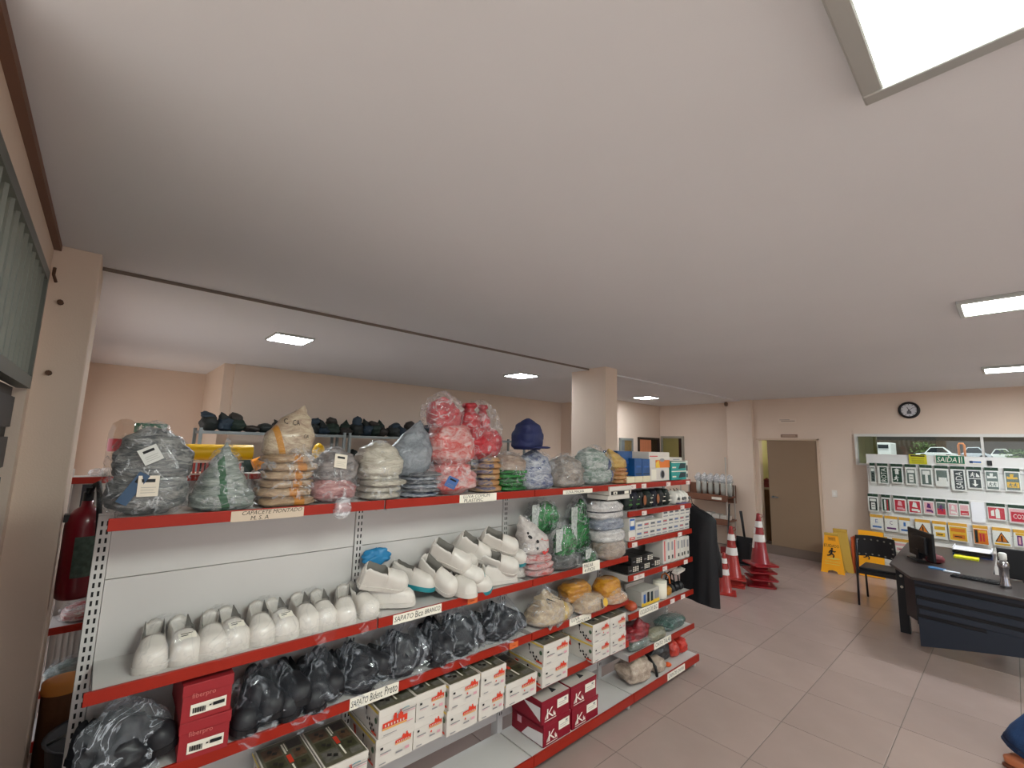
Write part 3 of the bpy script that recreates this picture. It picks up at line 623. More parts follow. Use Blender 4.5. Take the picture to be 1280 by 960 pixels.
k = bag('glove_bag', 'mottled white and blue glove bag standing between the green and the grey beige bags', 2.25, TOP, group=GTOP)
body(k, 'glove_bundle', 2.12, 2.40, TOP, 1.96, 'dome', cloth('white_blue', (206, 208, 214), (62, 76, 124), fold=8), amp=.1); wrap(k, 2.10, 2.42, TOP, 1.98, 'dome', amp=.1)
k = T('navy_cap', 'dark navy blue domed cap resting on the mottled white and blue bag', 'cap', (-2.30, 2.225, 1.955))
body(k, 'crown', 2.115, 2.335, 1.965, 2.185, 'dome', M('navy_cloth', (30, 38, 84), .6, var=.3, vscale=8, bump=.3, bscale=30), x=-2.30, rx=.1, amp=.04)
mb = MB().blob((-2.19, 2.225, 1.975), (.075, .085, .016), SLAB, 5, .02, 4, pw=2.2, nv=6); part(mb, 'visor', M('navy_cloth', (30, 38, 84)), k)
k = bag('glove_bag', 'grey beige crumpled bag with a paper slip, above the green glove bags', 2.60, TOP, group=GTOP)
body(k, 'glove_bundle', 2.43, 2.77, TOP, 1.93, 'dome', cloth('grey_beige', (176, 162, 150), (126, 116, 108), fold=6), amp=.1); wrap(k, 2.42, 2.79, TOP, 1.94, 'dome', amp=.1)
k = bag('glove_bag', 'white glove bag with green and blue printed bands, leaning by the yellow bag', 2.96, TOP, group=GTOP)
m = cloth('white_green', (206, 210, 206), (110, 138, 122), band=(40, 66, 128), bpos=(.70, .84), slope=-.1, fold=9)
body(k, 'glove_bundle', 2.76, 3.14, TOP, 1.86, 'lump', m, amp=.08); body(k, 'glove_bundle', 2.78, 3.10, 1.81, 1.99, 'dome', m, amp=.08, lean=(0,-.05))
wrap(k, 2.75, 3.16, TOP, 2.0, 'dome', amp=.09)
k = bag('glove_bag', 'yellow peaked glove bag over orange edged layers at the end of the glove row', 3.22, TOP, x=-2.25, group=GTOP)
stack(k, 'glove_bundle', 4, 3.13, 3.33, TOP, 1.83, [cloth('orange_layer', (214, 170, 108), (176, 92, 46), fold=12)], x=-2.26, rx=.1)
body(k, 'glove_bundle', 3.11, 3.33, 1.81, 1.985, 'leaf', cloth('yellow_leather', (220, 184, 104), (196, 150, 76), fold=4), x=-2.26, rx=.085, lean=(0,-.09), amp=.04)
# --- white shoes ------------------------------------------------------
def interp(t, tb):
    for (a, b), (c, d) in zip(tb, tb[1:]):
        if t <= c:
            q = (t-a)/(c-a); q = q*q*(3-2*q); return b+(d-b)*q
    return tb[-1][1]
SW_ = [(0,.018),(.04,.033),(.2,.038),(.4,.039),(.55,.044),(.7,.050),(.82,.050),(.92,.043),(.975,.028),(1,.008)]
SHH = [(0,.08),(.05,.112),(.22,.095),(.36,.084),(.46,.084),(.56,.080),(.72,.070),(.86,.060),(.95,.047),(.985,.03),(1,.014)]
def shoe_parts(L=.263, hk=1.0):
    up = MB(); N, K = 32, 20; rows = []
    for i in range(N+1):
        s_ = .5-.5*math.cos(math.pi*i/N); wd, h = interp(s_, SW_), interp(s_, SHH)*hk
        if s_ > .8: wd = .0505*math.sqrt(max(.02, 1-((s_-.8)/.2)**2)); h = .0655*math.sqrt(max(.03, 1-((s_-.8)/.2)**2*.97))
        op = 0 if s_ < .045 or s_ > .50 else min(1, (s_-.045)/.05, (.50-s_)/.04)
        row = []
        for j in range(K+1):
            a = -1+2*j/K; sg = math.copysign(1, a); aa = abs(a)
            th = aa*math.pi/2
            yc, zc = wd*math.sin(th)**.75, h*max(0, math.cos(th))**.62
            if aa > .5: u_ = (1-aa)/.5; yo, zo = wd*(1-.16*u_), h*u_**.9
            else: v_ = aa/.5; yo, zo = wd*.80*v_**.8, .012+(h-.012)*v_**5
            y, z = yc+(yo-yc)*op, zc+(zo-zc)*op
            row.append((L*(s_-.5), sg*y, .020+z))
        rows.append(row)
    for r in rows: up.v += r
    for i in range(N):
        for j in range(K):
            s_ = .5-.5*math.cos(math.pi*(i+.5)/N); inn = abs(-1+2*(j+.5)/K) < .45 and .08 < s_ < .49
            up.f.append((i*(K+1)+j, (i+1)*(K+1)+j, (i+1)*(K+1)+j+1, i*(K+1)+j+1)); up.m.append(1 if inn else 0); up.s.append(True)
    for i in (0, N): up.f.append(tuple(range(i*(K+1), (i+1)*(K+1)))[::(1 if i else -1)]); up.m.append(0); up.s.append(False)
    so = MB(); out = [(L*(t-.5)*1.015, (interp(t, SW_) if t < .8 else .0505*math.sqrt(max(.02, 1-((t-.8)/.2)**2)))*1.06+.001) for t in [.5-.5*math.cos(math.pi*i/24) for i in range(25)]]
    ring = [(x, y) for x, y in out]+[(x, -y) for x, y in reversed(out)]
    so.prism(ring, 0, .023)
    st = MB(); F_ = [];                       # vamp strap line
    for j in range(13):
        a = math.radians(-78+13*j); s_ = .50; wd, h = interp(s_, SW_)*1.02, interp(s_, SHH)*hk*1.02
        for ds in (-.012, .012): st.v.append((L*(s_+ds-.5), math.copysign(wd*abs(math.sin(a))**.75, a), .020+h*math.cos(a)**.62+.001))
    for j in range(12): st.f.append((2*j, 2*j+1, 2*j+3, 2*j+2)); st.m.append(0); st.s.append(True)
    return up, so, st
SU, SS, ST_ = shoe_parts()
SHW = M('shoe_white', (208, 202, 194), .35, var=.05, vscale=8, bump=.1, bscale=30, coat=.2); SHI = M('shoe_lining', (110, 106, 100), .9); SHS = M('shoe_sole', (200, 194, 186), .5); TEAL = M('teal_sole', (34, 128, 138), .45)
def shoe(label, loc, rot, sole=SHS, group='white slip-on work shoes on the shelf', upm=SHW):
    t = T('white_shoe', label, 'shoe', loc, group); t.rotation_euler = rot
    if 'u' not in SHOE:
        SHOE['u'] = mesh_of(SU, 'upper', [SHW, SHI]); SHOE['s'] = mesh_of(SS, 'sole', SHS); SHOE['t'] = mesh_of(ST_, 'strap', M('shoe_strap', (198, 190, 180), .4))
    for nm, key in (('upper','u'),('sole','s'),('strap','t')):
        o = bpy.data.objects.new(nm, SHOE[key]); C.objects.link(o); o.parent = t
        if nm == 'sole' and sole is not SHS: o.material_slots[0].link = 'OBJECT'; o.material_slots[0].material = sole; o['label'] = 'teal sole'
        if nm == 'upper' and upm is not SHW: o.material_slots[0].link = 'OBJECT'; o.material_slots[0].material = upm
    return t
SHOE = {}
R_ = math.radians
row = [(.222,0,'white shoe at the very end of the second shelf, nearest the first upright'),(.318,0,'second white shoe from the end of the row, with a paper tag'),(.411,0,'third white shoe in the row, left open at the heel'),(.487,0,'fourth white shoe in the row, with a paper tag on the vamp'),(.592,0,'fifth white shoe in the row, under a loose clear sheet'),(.675,0,'sixth white shoe in the row, with a tilted paper slip'),(.78,0,'seventh white shoe in the row, toe over the red edge'),(.862,0,'eighth white shoe in the row, toe over the red edge'),(.965,1,'ninth white shoe in the row, leaning on its heel near the second upright'),(1.06,1,'tenth white shoe, lowest of those at the second upright')]
for i, (y, t_, lb) in enumerate(row):
    s_ = shoe(lb, (-2.292+.006*(i % 3), y, 1.1315), (0, 0 if not t_ else R_(4), R_((-5, 6, -4, 7, -3, 8, 2, -3, -16, 12)[i])))
    s_.scale = (.84, 1.06, 1.0)
    if i in (1, 3, 5):
        mb = MB(); F = Face(mb, (.084, -.028, .081), (0,1,0), (-.86,0,.36), .003); F.rect(0,0,.055,.04,0).rect(.008,.018,.03,.023,1).rect(.008,.028,.045,.032,1)
        part(mb, 'paper_tag', [PAPER, INK], s_, local=True)
GH = 'pile of white work shoes'
heap = [('white shoe at the bottom of the pile, sole flat, beside the second upright',(-2.27,1.21,1.14),(0,0,R_(62)),0),
 ('large white shoe lying across the pile just past the second upright',(-2.28,1.165,1.245),(R_(28),R_(10),R_(78)),0),
 ('white shoe in the pile behind, mostly hidden, heel against the back panel',(-2.33,1.37,1.19),(0,R_(8),R_(48)),1),
 ('big white shoe with toe pointing down at the shelf edge above the lettered label',(-2.275,1.50,1.205),(R_(22),R_(24),R_(28)),0),
 ('white shoe with open mouth lying across the top of the pile',(-2.28,1.585,1.30),(R_(30),R_(18),R_(52)),0),
 ('white shoe on its side with teal sole in the middle of the pile',(-2.26,1.68,1.222),(R_(49),R_(14),R_(36)),1),
 ('low white shoe with teal sole lying at the red shelf edge',(-2.22,1.70,1.14),(R_(26),0,R_(60)),1),
 ('slim white shoe at the top of the pile, toe towards the animal shaped bag',(-2.31,1.76,1.32),(R_(34),R_(22),R_(74)),0),
 ('topmost white shoe with a wide round opening',(-2.27,1.95,1.345),(R_(40),R_(14),R_(62)),0),
 ('white shoe with dark open mouth below the topmost shoe',(-2.24,1.93,1.225),(R_(38),R_(10),R_(56)),0),
 ('white shoe lying flat along the shelf edge at the far end of the pile',(-2.225,1.93,1.138),(0,0,R_(84)),0),
 ('small visible toe of a white shoe wedged next to the red and white bag',(-2.30,2.06,1.24),(R_(24),R_(6),R_(40)),1)]
heap += [('white shoe with teal sole peeping out behind the topmost shoes',(-2.35,1.86,1.28),(R_(30),R_(5),R_(58)),1),('white shoe low in the pile, toe just over the red edge',(-2.215,1.60,1.14),(0,0,R_(20)),0),('white shoe half buried in the middle of the pile, heel up',(-2.33,1.68,1.24),(R_(24),R_(-14),R_(66)),0),('last white shoe of the pile, sole flat, at the far bay post',(-2.30,2.06,1.138),(0,0,R_(70)),0)]
heap = [(a.replace('animal shaped bag', 'red and white bag'), b, c, d) for a, b, c, d in heap]
for lb, loc, rot, tl in heap: shoe(lb, loc, rot, TEAL if tl else SHS, GH)
BLU = M('blue_scrap', (36, 120, 168), .4)
tag(part(MB().blob((-2.37, 1.165, 1.33), (.03, .075, .09), LUMP, 3, .35, 16, nu=26, nv=14, ridge=.15), 'blue_wrapper', BLU), 'crumpled bright blue wrapper behind the shoe pile beside the upright', 'wrapper')
# loose clear bags over the shoe pairs, one corner hanging over the red edge
for i, (a, b, lb) in enumerate(((.17,.365,'clear plastic bag over the first pair of white shoes'),(.36,.54,'clear plastic bag over the second pair of white shoes'),(.535,.73,'clear plastic bag over the third pair of white shoes'),(.73,.91,'clear plastic bag over the fourth pair, its corner hanging over the red edge'),(.91,1.13,'clear plastic bag over the shoes at the second upright, tip over the red edge'))):
    mb = MB().blob((-2.275, (a+b)/2, 1.137), (.155, (b-a)/2, .155), [(0,1),(.3,1),(.6,.86),(.9,.6),(1,.3)], 40+i, .06, 12, nu=24, nv=12, ridge=.04)
    if i > 2:
        y = (a+b)/2+.01; mb.add([(-2.125, y-.06, 1.14), (-2.125, y+.05, 1.145), (-2.128, y+.02, 1.06), (-2.128, y-.01, 1.055)], [(0,1,2,3)])
    tag(part(mb, 'clear_bag', film('film_thin', haze=.02, crease=.16, fs=6)), lb, 'bag', 'clear bags over the white shoes')
# --- black shoes in clear bags, third shelf -----------------------------
BLK = M('black_leather', (30, 30, 34), .5, bump=.2, bscale=30)
FB = film('film_dark', (196, 202, 212), .035, .34, 5)
SHOEB = {}
def black_bag(label, y0, y1, h, seed_, z=.81, lo=.2, tip=True, x=-2.25, fm=None):
    t = T('bagged_black_shoes', label, 'bag', (x, (y0+y1)/2, z), 'black work shoes in clear bags')
    if not SHOEB: SHOEB['u'] = mesh_of(SU, 'shoe', [BLK, DARK]); SHOEB['s'] = mesh_of(SS, 'sole', BLACK)
    w_ = y1-y0; n = 2
    for i in range(n):
        u_ = bpy.data.objects.new('shoe', SHOEB['u']); C.objects.link(u_); u_.parent = t
        u_.location = (-.01, (-.5+i)*w_*.36, .016+.03*i); u_.rotation_euler = (R_(rnd.uniform(-12,12)), R_(rnd.uniform(-4,8)), R_(rnd.uniform(-14,14) if w_ < .22 else rnd.uniform(20,60)))
        q = bpy.data.objects.new('sole', SHOEB['s']); C.objects.link(q); q.parent = u_
    mb = MB().blob((0,0,.004), (.115, w_*.42, h*.72), [(0,.75),(.25,1),(.6,.85),(.85,.5),(1,.1)], seed_+3, .2, 9, nu=30, nv=16, pw=2.2, ridge=.12, crump=.9)
    part(mb, 'black_tissue', M('black_tissue', (30, 31, 35), .42, bump=.3, bscale=20), t, local=True)
    mb = MB().blob((0,0,.003), (.13, w_*.53, h), [(0,.9),(.2,1),(.5,.9),(.75,.6),(1,.08)], seed_, .2, 9, nu=22, nv=12, pw=2.3, ridge=.06, lean=(-.03, rnd.uniform(-.05,.05))); mb.s = [False]*len(mb.s)
    if tip:
        q = rnd.uniform(-.25, .2)*w_; mb.add([(.123, q-.05, .02), (.123, q+.05, .016), (.125, q+.012, -.055), (.125, q-.005, -.06)], [(0,1,2,3)])
    mb.v = [(max(-.168, v[0]), v[1], v[2]) for v in mb.v]
    part(mb, 'plastic_film', fm or FB, t, local=True)
black_bag('crinkled clear bag with black shoes on the third shelf before the red boxes', .04, .31, .235, 1, x=-2.245, fm=film('film_bright', (215, 220, 228), .12, .5, 7))
for a, b, h, s_, lb in ((.50,.69,.235,2,'bag of black shoes right after the two red shoe boxes, rounded'),(.655,.79,.2,3,'narrow bag of black shoes with a tip hanging over the red edge'),(.76,.95,.225,4,'bag of black shoes standing behind the flat grey one'),(.92,1.17,.2,5,'wide flat dark grey bag of shoes just above the lettered label'),(1.12,1.43,.235,6,'wide bag of black shoes past the second upright, two flaps at the front'),(1.40,1.57,.19,7,'small bag of black shoes with a pale band inside'),(1.47,1.80,.27,8,'tall pile of bagged black shoes below the shoe pile'),(1.80,2.13,.25,9,'long bag of black shoes at the far end of the third shelf')):
    black_bag(lb, a, b, h, s_)
tag(part(MB().cyl((-2.3, 2.30, .86), (-2.13, 2.33, .83), .045, n=16).cyl((-2.29, 2.39, .845), (-2.13, 2.40, .82), .035, n=16), 'rolled_bag', cloth('rolled_grey', (200, 196, 190), (90, 92, 96))), 'rolled grey and white bags with round ends at the end of the black shoe row', 'roll')
tag(part(MB().blob((-2.25, 1.0, 1.0), (.05, .06, .012), SLAB, 2, .1, 9, nv=6), 'strap_loop', cloth('strap', (150, 146, 140), (40, 40, 44))), 'grey strap loop lying on top of the black shoe bags under the second shelf', 'strap') if False else None
# ------------------------------------------------------------------ cartons
CW = M('carton_white', (208, 201, 192), .55, var=.05, vscale=5); CR = M('carton_red', (150, 34, 40), .5, var=.06, vscale=4); CM = M('carton_crimson', (132, 14, 36), .45, var=.06, vscale=4)
def collage():
    k = NT('lid_collage'); tc = k.n('ShaderNodeTexCoord'); mp = k.n('ShaderNodeMapping'); mp.inputs['Scale'].default_value = (14, 9, 1); k.l(tc.outputs['Object'], mp.inputs[0])
    vo = k.n('ShaderNodeTexVoronoi', distance='CHEBYCHEV', Scale=1.6); k.l(mp.outputs[0], vo.inputs['Vector'])
    sp = k.n('ShaderNodeSeparateColor'); k.l(vo.outputs['Color'], sp.inputs[0]); rp = k.n('ShaderNodeValToRGB'); rp.color_ramp.interpolation = 'CONSTANT'
    e = rp.color_ramp.elements; e[0].color = (*lin((96, 92, 70)), 1); e[1].position = .3; e[1].color = (*lin((60, 54, 44)), 1)
    for p, c in ((.45, (130, 120, 96)), (.6, (84, 40, 34)), (.72, (44, 44, 40)), (.85, (150, 142, 128))): q = e.new(p); q.color = (*lin(c), 1)
    k.l(sp.outputs[0], rp.inputs[0]); k.l(rp.outputs[0], k.b.inputs['Base Color']); k.b.inputs['Roughness'].default_value = .35
    return k.m
COL = collage(); ORG_R = M('logo_red', (206, 58, 34), .5); ORG_Y = M('logo_amber', (226, 160, 70), .5); PRT = M('faint_print', (136, 134, 136), .6); PNK = M('pink_print', (206, 150, 160), .6); CYN = M('swoosh_teal', (90, 140, 150), .5); YEL = M('carton_yellow', (220, 190, 80), .5); GRN = M('print_green', (70, 96, 70), .6)
def red_logo(F, x, y, w_, h):
    """red bar logo with battlement towers over an amber line"""
    F.poly([(x, y), (x+w_, y+.0), (x+w_, y+h*.55), (x, y+h*.40)], 1)
    F.rect(x+w_*.42, y+h*.45, x+w_*.82, y+h*.78, 1); F.rect(x+w_*.45, y+h*.78, x+w_*.55, y+h*.95, 1); F.rect(x+w_*.66, y+h*.74, x+w_*.76, y+h*1.1, 1)
    F.rect(x-w_*.02, y-h*.14, x+w_*.98, y-h*.02, 2)
    for i in range(7): F.rect(x+w_*(.08+.12*i), y+h*.1, x+w_*(.13+.12*i), y+h*.3, 0)
def carton(label, x1, y0, z0, d=.31, w_=.19, h=.125, kind='mill', rz=0, group='white shoe cartons on the lower shelf', big=False):
    t = T('shoe_carton', label, 'box', (x1-d/2, y0+w_/2, z0), group, rz)
    hx, hy = d/2, w_/2; g = .0025
    part(MB().box(-hx+g, -hy+g, 0, hx-g, hy-g, h-.012), 'carton_body', CW, t, local=True, bevel=.002)
    lid = part(MB().box(-hx, -hy, h-.034, hx, hy, h), 'lid', CW, t, local=True, bevel=.002)
    mb = MB(); F = Face(mb, (-hx+.006, -hy+.006, h), (1,0,0), (0,1,0)); F.rect(0, 0, d-.012, w_-.012, 0)
    Wd, Dp = w_-.012, d-.012
    for a, b, c, e, m_ in ((.08,.06,.34,.46,4),(.37,.06,.62,.46,5),(.66,.06,.92,.46,6),(.05,.62,.26,.94,7),(.30,.66,.52,.94,4),(.56,.60,.78,.92,5),(.82,.66,.95,.94,6),(.40,.50,.60,.60,2),(.10,.50,.36,.54,3),(.64,.52,.90,.56,3),(.10,.56,.32,.585,3)): F.rect(a*Dp, b*Wd, c*Dp, e*Wd, m_)
    for a, b in ((.14,.2),(.22,.28),(.46,.2),(.52,.3),(.74,.18),(.8,.3),(.34,.76),(.65,.74)): F.poly([(a*Dp,b*Wd),((a+.06)*Dp,(b-.04)*Wd),((a+.09)*Dp,(b+.05)*Wd),((a+.03)*Dp,(b+.09)*Wd)], 8)
    o = part(mb, 'lid_print', [M('lid_olive', (98, 94, 76), .35, var=.35, vscale=30), YEL, ORG_R, PAPER, M('pic_brown', (104, 76, 56), .35, var=.5, vscale=45), M('pic_olive', (72, 70, 48), .35, var=.5, vscale=45), M('pic_grey', (116, 112, 104), .35, var=.5, vscale=45), M('pic_dark', (58, 48, 44), .35, var=.4, vscale=45), M('pic_shoe', (36, 32, 30), .35)], lid, local=True)
    mb = MB(); F = Face(mb, (hx+.0012, -hy, 0), (0,1,0), (0,0,1))
    if big:
        red_logo(F, .02, h*.34, .13, h*.42)
        for k in range(14):
            a = R_(200-9*k); a2 = R_(200-9*(k+1)); F.poly([(.14+.05*math.cos(a), h*.62+.03*math.sin(a)), (.14+.05*math.cos(a2), h*.62+.03*math.sin(a2)), (.14+.046*math.cos(a2), h*.62+.026*math.sin(a2)), (.14+.046*math.cos(a), h*.62+.026*math.sin(a))], 5)
        F.rect(.12, h*.72, w_-.01, h*.76, 3).rect(.12, h*.66, w_-.015, h*.685, 4).rect(.02, h*.14, .09, h*.17, 3).rect(w_-.06, h*.3, w_-.025, h*.34, 4)
    else:
        red_logo(F, w_*.50, h*.60, w_*.42, h*.26)
        F.rect(w_*.1, h*.62, w_*.17, h*.70, 6).rect(w_*.1, h*.47, w_*.38, h*.51, 3).rect(w_*.1, h*.43, w_*.3, h*.445, 4).rect(w_*.5, h*.28, w_*.68, h*.34, 3).rect(w_*.08, h*.13, w_*.25, h*.17, 3).rect(w_*.75, h*.3, w_*.86, h*.4, 4)
        if hash(label) % 2: F.circ(w_*.55, h*.46, .005, 1)
    part(mb, 'front_print', [CW, ORG_R, ORG_Y, PRT, PNK, CYN, INK], t, local=True)
    mb = MB(); F = Face(mb, (-hx, -hy-.0012, 0), (1,0,0), (0,0,1))
    for a, b in ((.62,.4),(.7,.45),(.72,.3),(.8,.34),(.77,.2),(.86,.22)): F.circ(d*a, h*b, .0075, 0, 10)
    F.rect(d*.58, h*.5, d*.6, h*.72, 0).circ(d*.59, h*.75, .009, 0, 10)
    F.poly([(d*.2,h*.78),(d*.3,h*.78),(d*.33,h*.5),(d*.26,h*.5)], 1).circ(d*.93, h*.62, .013, 2, 10).rect(d*.8, h*.12, d*.97, h*.2, 1).rect(0, h*.9, d, h*.98, 3)
    part(mb, 'side_print', [INK, ORG_R, GRN, YEL], t, local=True)
    return t
Zs = .4815
carton('white shoe carton first along the lower shelf, only its dark printed lid in full view', -2.07, .645, Zs, w_=.195, h=.128, big=True)
carton('white shoe carton second along the lower shelf, single height with a printed lid', -2.065, .845, Zs, w_=.195, h=.128, big=True)
for n, (y, xf, wd, hts) in enumerate(((1.095,-2.105,.2,2),(1.297,-2.11,.178,2),(1.478,-2.085,.205,2),(1.69,-2.085,.185,2),(1.888,-2.085,.255,1),(2.19,-2.085,.245,2))):
    P_ = ['stack below the lettered label', 'stack just past the lettered label', 'middle stack', 'stack before the single low carton', 'low carton standing alone', 'stack above the crimson boxes'][n]
    for k in range(hts):
        z = (Zs if y < 2.1 else .4915)+k*.1265
        carton('white shoe carton, %s' % ('single '+P_ if hts == 1 else ('upper of the '+P_ if k else 'lower of the '+P_)), xf+(.006 if k else 0), y+(.004*k), z, w_=wd, h=.126, big=(n == 0 and k == 1))
for n, (y, k) in enumerate(((2.70,0),(2.70,1),(2.905,0),(2.905,1))):
    carton('white shoe carton, '+['lower one in front of the glove bags, nearer the crimson boxes','upper one of the stack in front of the glove bags, slightly tilted','lower one beside the green bag shelf','upper one beside the green bag shelf'][n], -2.085, y, .4915+k*.1265, w_=.2, h=.126, d=.29)
# two red shoe boxes on the third shelf
def red_box(label, y0, z0, dy=0):
    w_, d, h = .165, .27, .132; t = T('red_shoe_box', label, 'box', (-2.265, y0+w_/2, z0), 'red shoe boxes on the third shelf', R_(-3+dy)); hx, hy = d/2, w_/2
    part(MB().box(-hx+.003, -hy+.003, 0, hx-.003, hy-.003, h-.01), 'carton_body', CR, t, local=True, bevel=.002); part(MB().box(-hx, -hy, h-.04, hx, hy, h), 'lid', CR, t, local=True, bevel=.002)
    mb = MB(); F = Face(mb, (hx+.001, -hy, 0), (0,1,0), (0,0,1)); F.rect(.03, .022, .145, .06, 0)
    for i in range(16): F.rect(.037+.0025*i, .03, .0385+.0025*i+.001*(i % 3 == 0), .048, 1)
    F.rect(.1, .040, .138, .052, 1).rect(.088, .043, .095, .048, 1); F.text('fiberpro', .03, .08, .105, .102, 2)
    part(mb, 'front_label', [PAPER, INK, M('faded_letter', (196, 110, 104), .5)], t, local=True)
red_box('upper red shoe box with white barcode label', .315, .9435, 3); red_box('lower red shoe box with white barcode label, on the red shelf edge', .325, .811, 0)
# crimson boxes on the base shelf
def crim(label, y0, z0, wd, flap=False, x1=-2.118):
    d, h = .30, .135; t = T('crimson_shoe_box', label, 'box', (x1-d/2, y0+wd/2, z0), 'crimson shoe boxes on the base shelf'); hx, hy = d/2, wd/2
    part(MB().box(-hx+.002, -hy+.002, 0, hx-.002, hy-.002, h-.008), 'carton_body', CM, t, local=True, bevel=.002)
    part(MB().box(-hx, -hy, h-.022, hx, hy, h), 'lid', CM, t, local=True, bevel=.002)
    mb = MB(); F = Face(mb, (-hx, -hy, h), (1,0,0), (0,1,0)); F.rect(.004, .004, d-.004, wd-.004, 0).poly([(.03,wd*.5),(.12,wd*.42),(.2,wd*.46),(.14,wd*.56)], 1).poly([(.2,wd*.6),(.26,wd*.5),(.25,wd*.7)], 1)
    part(mb, 'lid_print', [M('lid_grey', (186, 178, 170), .5), INK], t, local=True)
    mb = MB(); F = Face(mb, (hx+.001, -hy, 0), (0,1,0), (0,0,1))
    F.rect(wd*.53, h*.42, wd*.93, h*.80, 0).rect(wd*.58, h*.6, wd*.88, h*.62, 2).rect(wd*.58, h*.52, wd*.82, h*.535, 2).rect(wd*.78, h*.66, wd*.86, h*.74, 2)
    F.text('K', wd*.17, h*.20, wd*.40, h*.62, 1)
    for a, b in ((.13,.36),(.09,.28),(.40,.36),(.44,.28)): F.poly([(wd*a, h*.2), (wd*(a+.025), h*.2), (wd*(a+.04 if a < .3 else a+.0), h*(b+.1)), (wd*(a+.01 if a < .3 else a-.025), h*b)], 1)
    F.rect(wd*.08, h*.12, wd*.48, h*.15, 1)
    part(mb, 'front_print', [PAPER, M('logo_white', (236, 226, 214), .5), PRT], t, local=True)
    if flap:
        b = MB(); F = Face(b, (-hx, -hy-.001, 0), (1,0,0), (0,0,1)); F.rect(.02, .004, d, h-.024, 0)
        F.poly([(.13,h*.7),(d-.012,h*.75),(d-.012,h*.15)] if flap == 2 else [(.1,h*.05),(d-.006,h*.05),(d-.006,h*.62),(.16,h*.5)], 1)
        if flap == 1: F.rect(.06, h*.45, .10, h*.75, 2)
        part(b, 'side_print', [CM, M('flap_white', (222, 216, 214), .5), M('pink_stamp', (206, 150, 160), .6)], t, local=True)
crim('crimson shoe box with white letter, lower one of the nearer stack', 2.245, .1165, .262, 1); crim('crimson shoe box, upper one of the nearer stack, white triangle on its side', 2.225, .2525, .27, 2)
crim('crimson shoe box with white letter, lower one of the farther stack', 2.52, .1165, .285, 0); crim('crimson shoe box with white letter, upper one of the farther stack', 2.505, .2525, .28, 0)
lf = MB(); vs = [(-2.42,2.235,.118),(-2.15,2.235,.118),(-2.24,2.12,.25),(-2.43+.02,2.10,.26)]
# ------------------------------------------------------------------ bay three: gloves on the second and third shelf
GB = 'bagged gloves on the shelves below the glove bags'
k = bag('glove_bag', 'white glove bag with red patches and black dots beside the pile of white shoes', 2.21, 1.14, x=-2.23, group=GB)
m = cloth('white_pvc', (226, 218, 212), (196, 186, 182), fold=5); m2 = cloth('white_red', (222, 206, 202), (200, 60, 56), fold=14)
stack(k, 'glove_bundle', 3, 2.12, 2.37, 1.14, 1.27, [m2], x=-2.23, rx=.11)
body(k, 'glove_bundle', 2.13, 2.37, 1.255, 1.53, 'leaf', m, x=-2.24, rx=.09, lean=(-.03,-.11), amp=.05, ridge=.02)
mb = MB(); F = Face(mb, (-2.135, 2.14, 1.30), (-.2,1,0), (-.35,-.25,.9), .008)
for a, b, r_ in ((.0,.14,.010),(.035,.10,.013),(.075,.065,.013),(.06,.015,.011)): F.circ(a, b, r_, 0, 10)
F.poly([(.11,.07),(.17,.1),(.19,.05),(.15,.055)], 1).poly([(.09,-.02),(.16,0),(.17,-.03),(.1,-.04)], 1); drape(mb, [o for o in k.children if o.name.startswith('glove_bundle')], .003); part(mb, 'print', [INK, M('print_red', (204, 36, 36), .5)], k)
wrap(k, 2.08, 2.385, 1.14, 1.52, 'cone', x=-2.235, rx=.118, lean=(-.02,-.05), amp=.05)
gm = cloth('green_nitrile', (20, 140, 52), (6, 74, 26), fold=5, rough=.22); gk = M('card_printed', (200, 206, 200), .5, var=.55, vscale=60)
for lb, y0, y1, z0, z1, x, sh in (('shiny green glove pack high against the back, beside the black dotted white bag',2.26,2.60,1.36,1.61,-2.34,'lump'),('shiny green glove pack hanging highest, next to the striped caps',2.66,2.98,1.18,1.60,-2.32,'lump'),('bright green oval glove pack at the front of the green packs',2.37,2.64,1.20,1.45,-2.21,'lump'),('low green glove pack beside the lettered label on the second shelf',2.68,2.85,1.14,1.25,-2.20,'lump')):
    k = bag('green_glove_pack', lb, (y0+y1)/2, max(1.14, z0), x=x, group='green glove packs', cat='gloves')
    body(k, 'glove', y0+.06, y1-.01, z0, z1-.02, sh, gm, x=x, rx=.055, amp=.06); 
    part(MB().obox((x+.045, y0+.055, (z0+z1)/2+.02), (.004, .09, (z1-z0)*.6), (0,0,.2)), 'card_insert', gk, k); wrap(k, y0, y1, z0, z1, sh, x=x, rx=.075, amp=.1)
k = bag('glove_bag', 'dark grey glove bag lying low behind the red edge, below the green packs', 2.52, 1.14, x=-2.22, group=GB); body(k, 'glove_bundle', 2.38, 2.67, 1.14, 1.23, 'slab', cloth('charcoal', (92, 92, 88), (46, 48, 48)), x=-2.22, rx=.09); wrap(k, 2.37, 2.68, 1.14, 1.24, 'slab', x=-2.22, rx=.1)
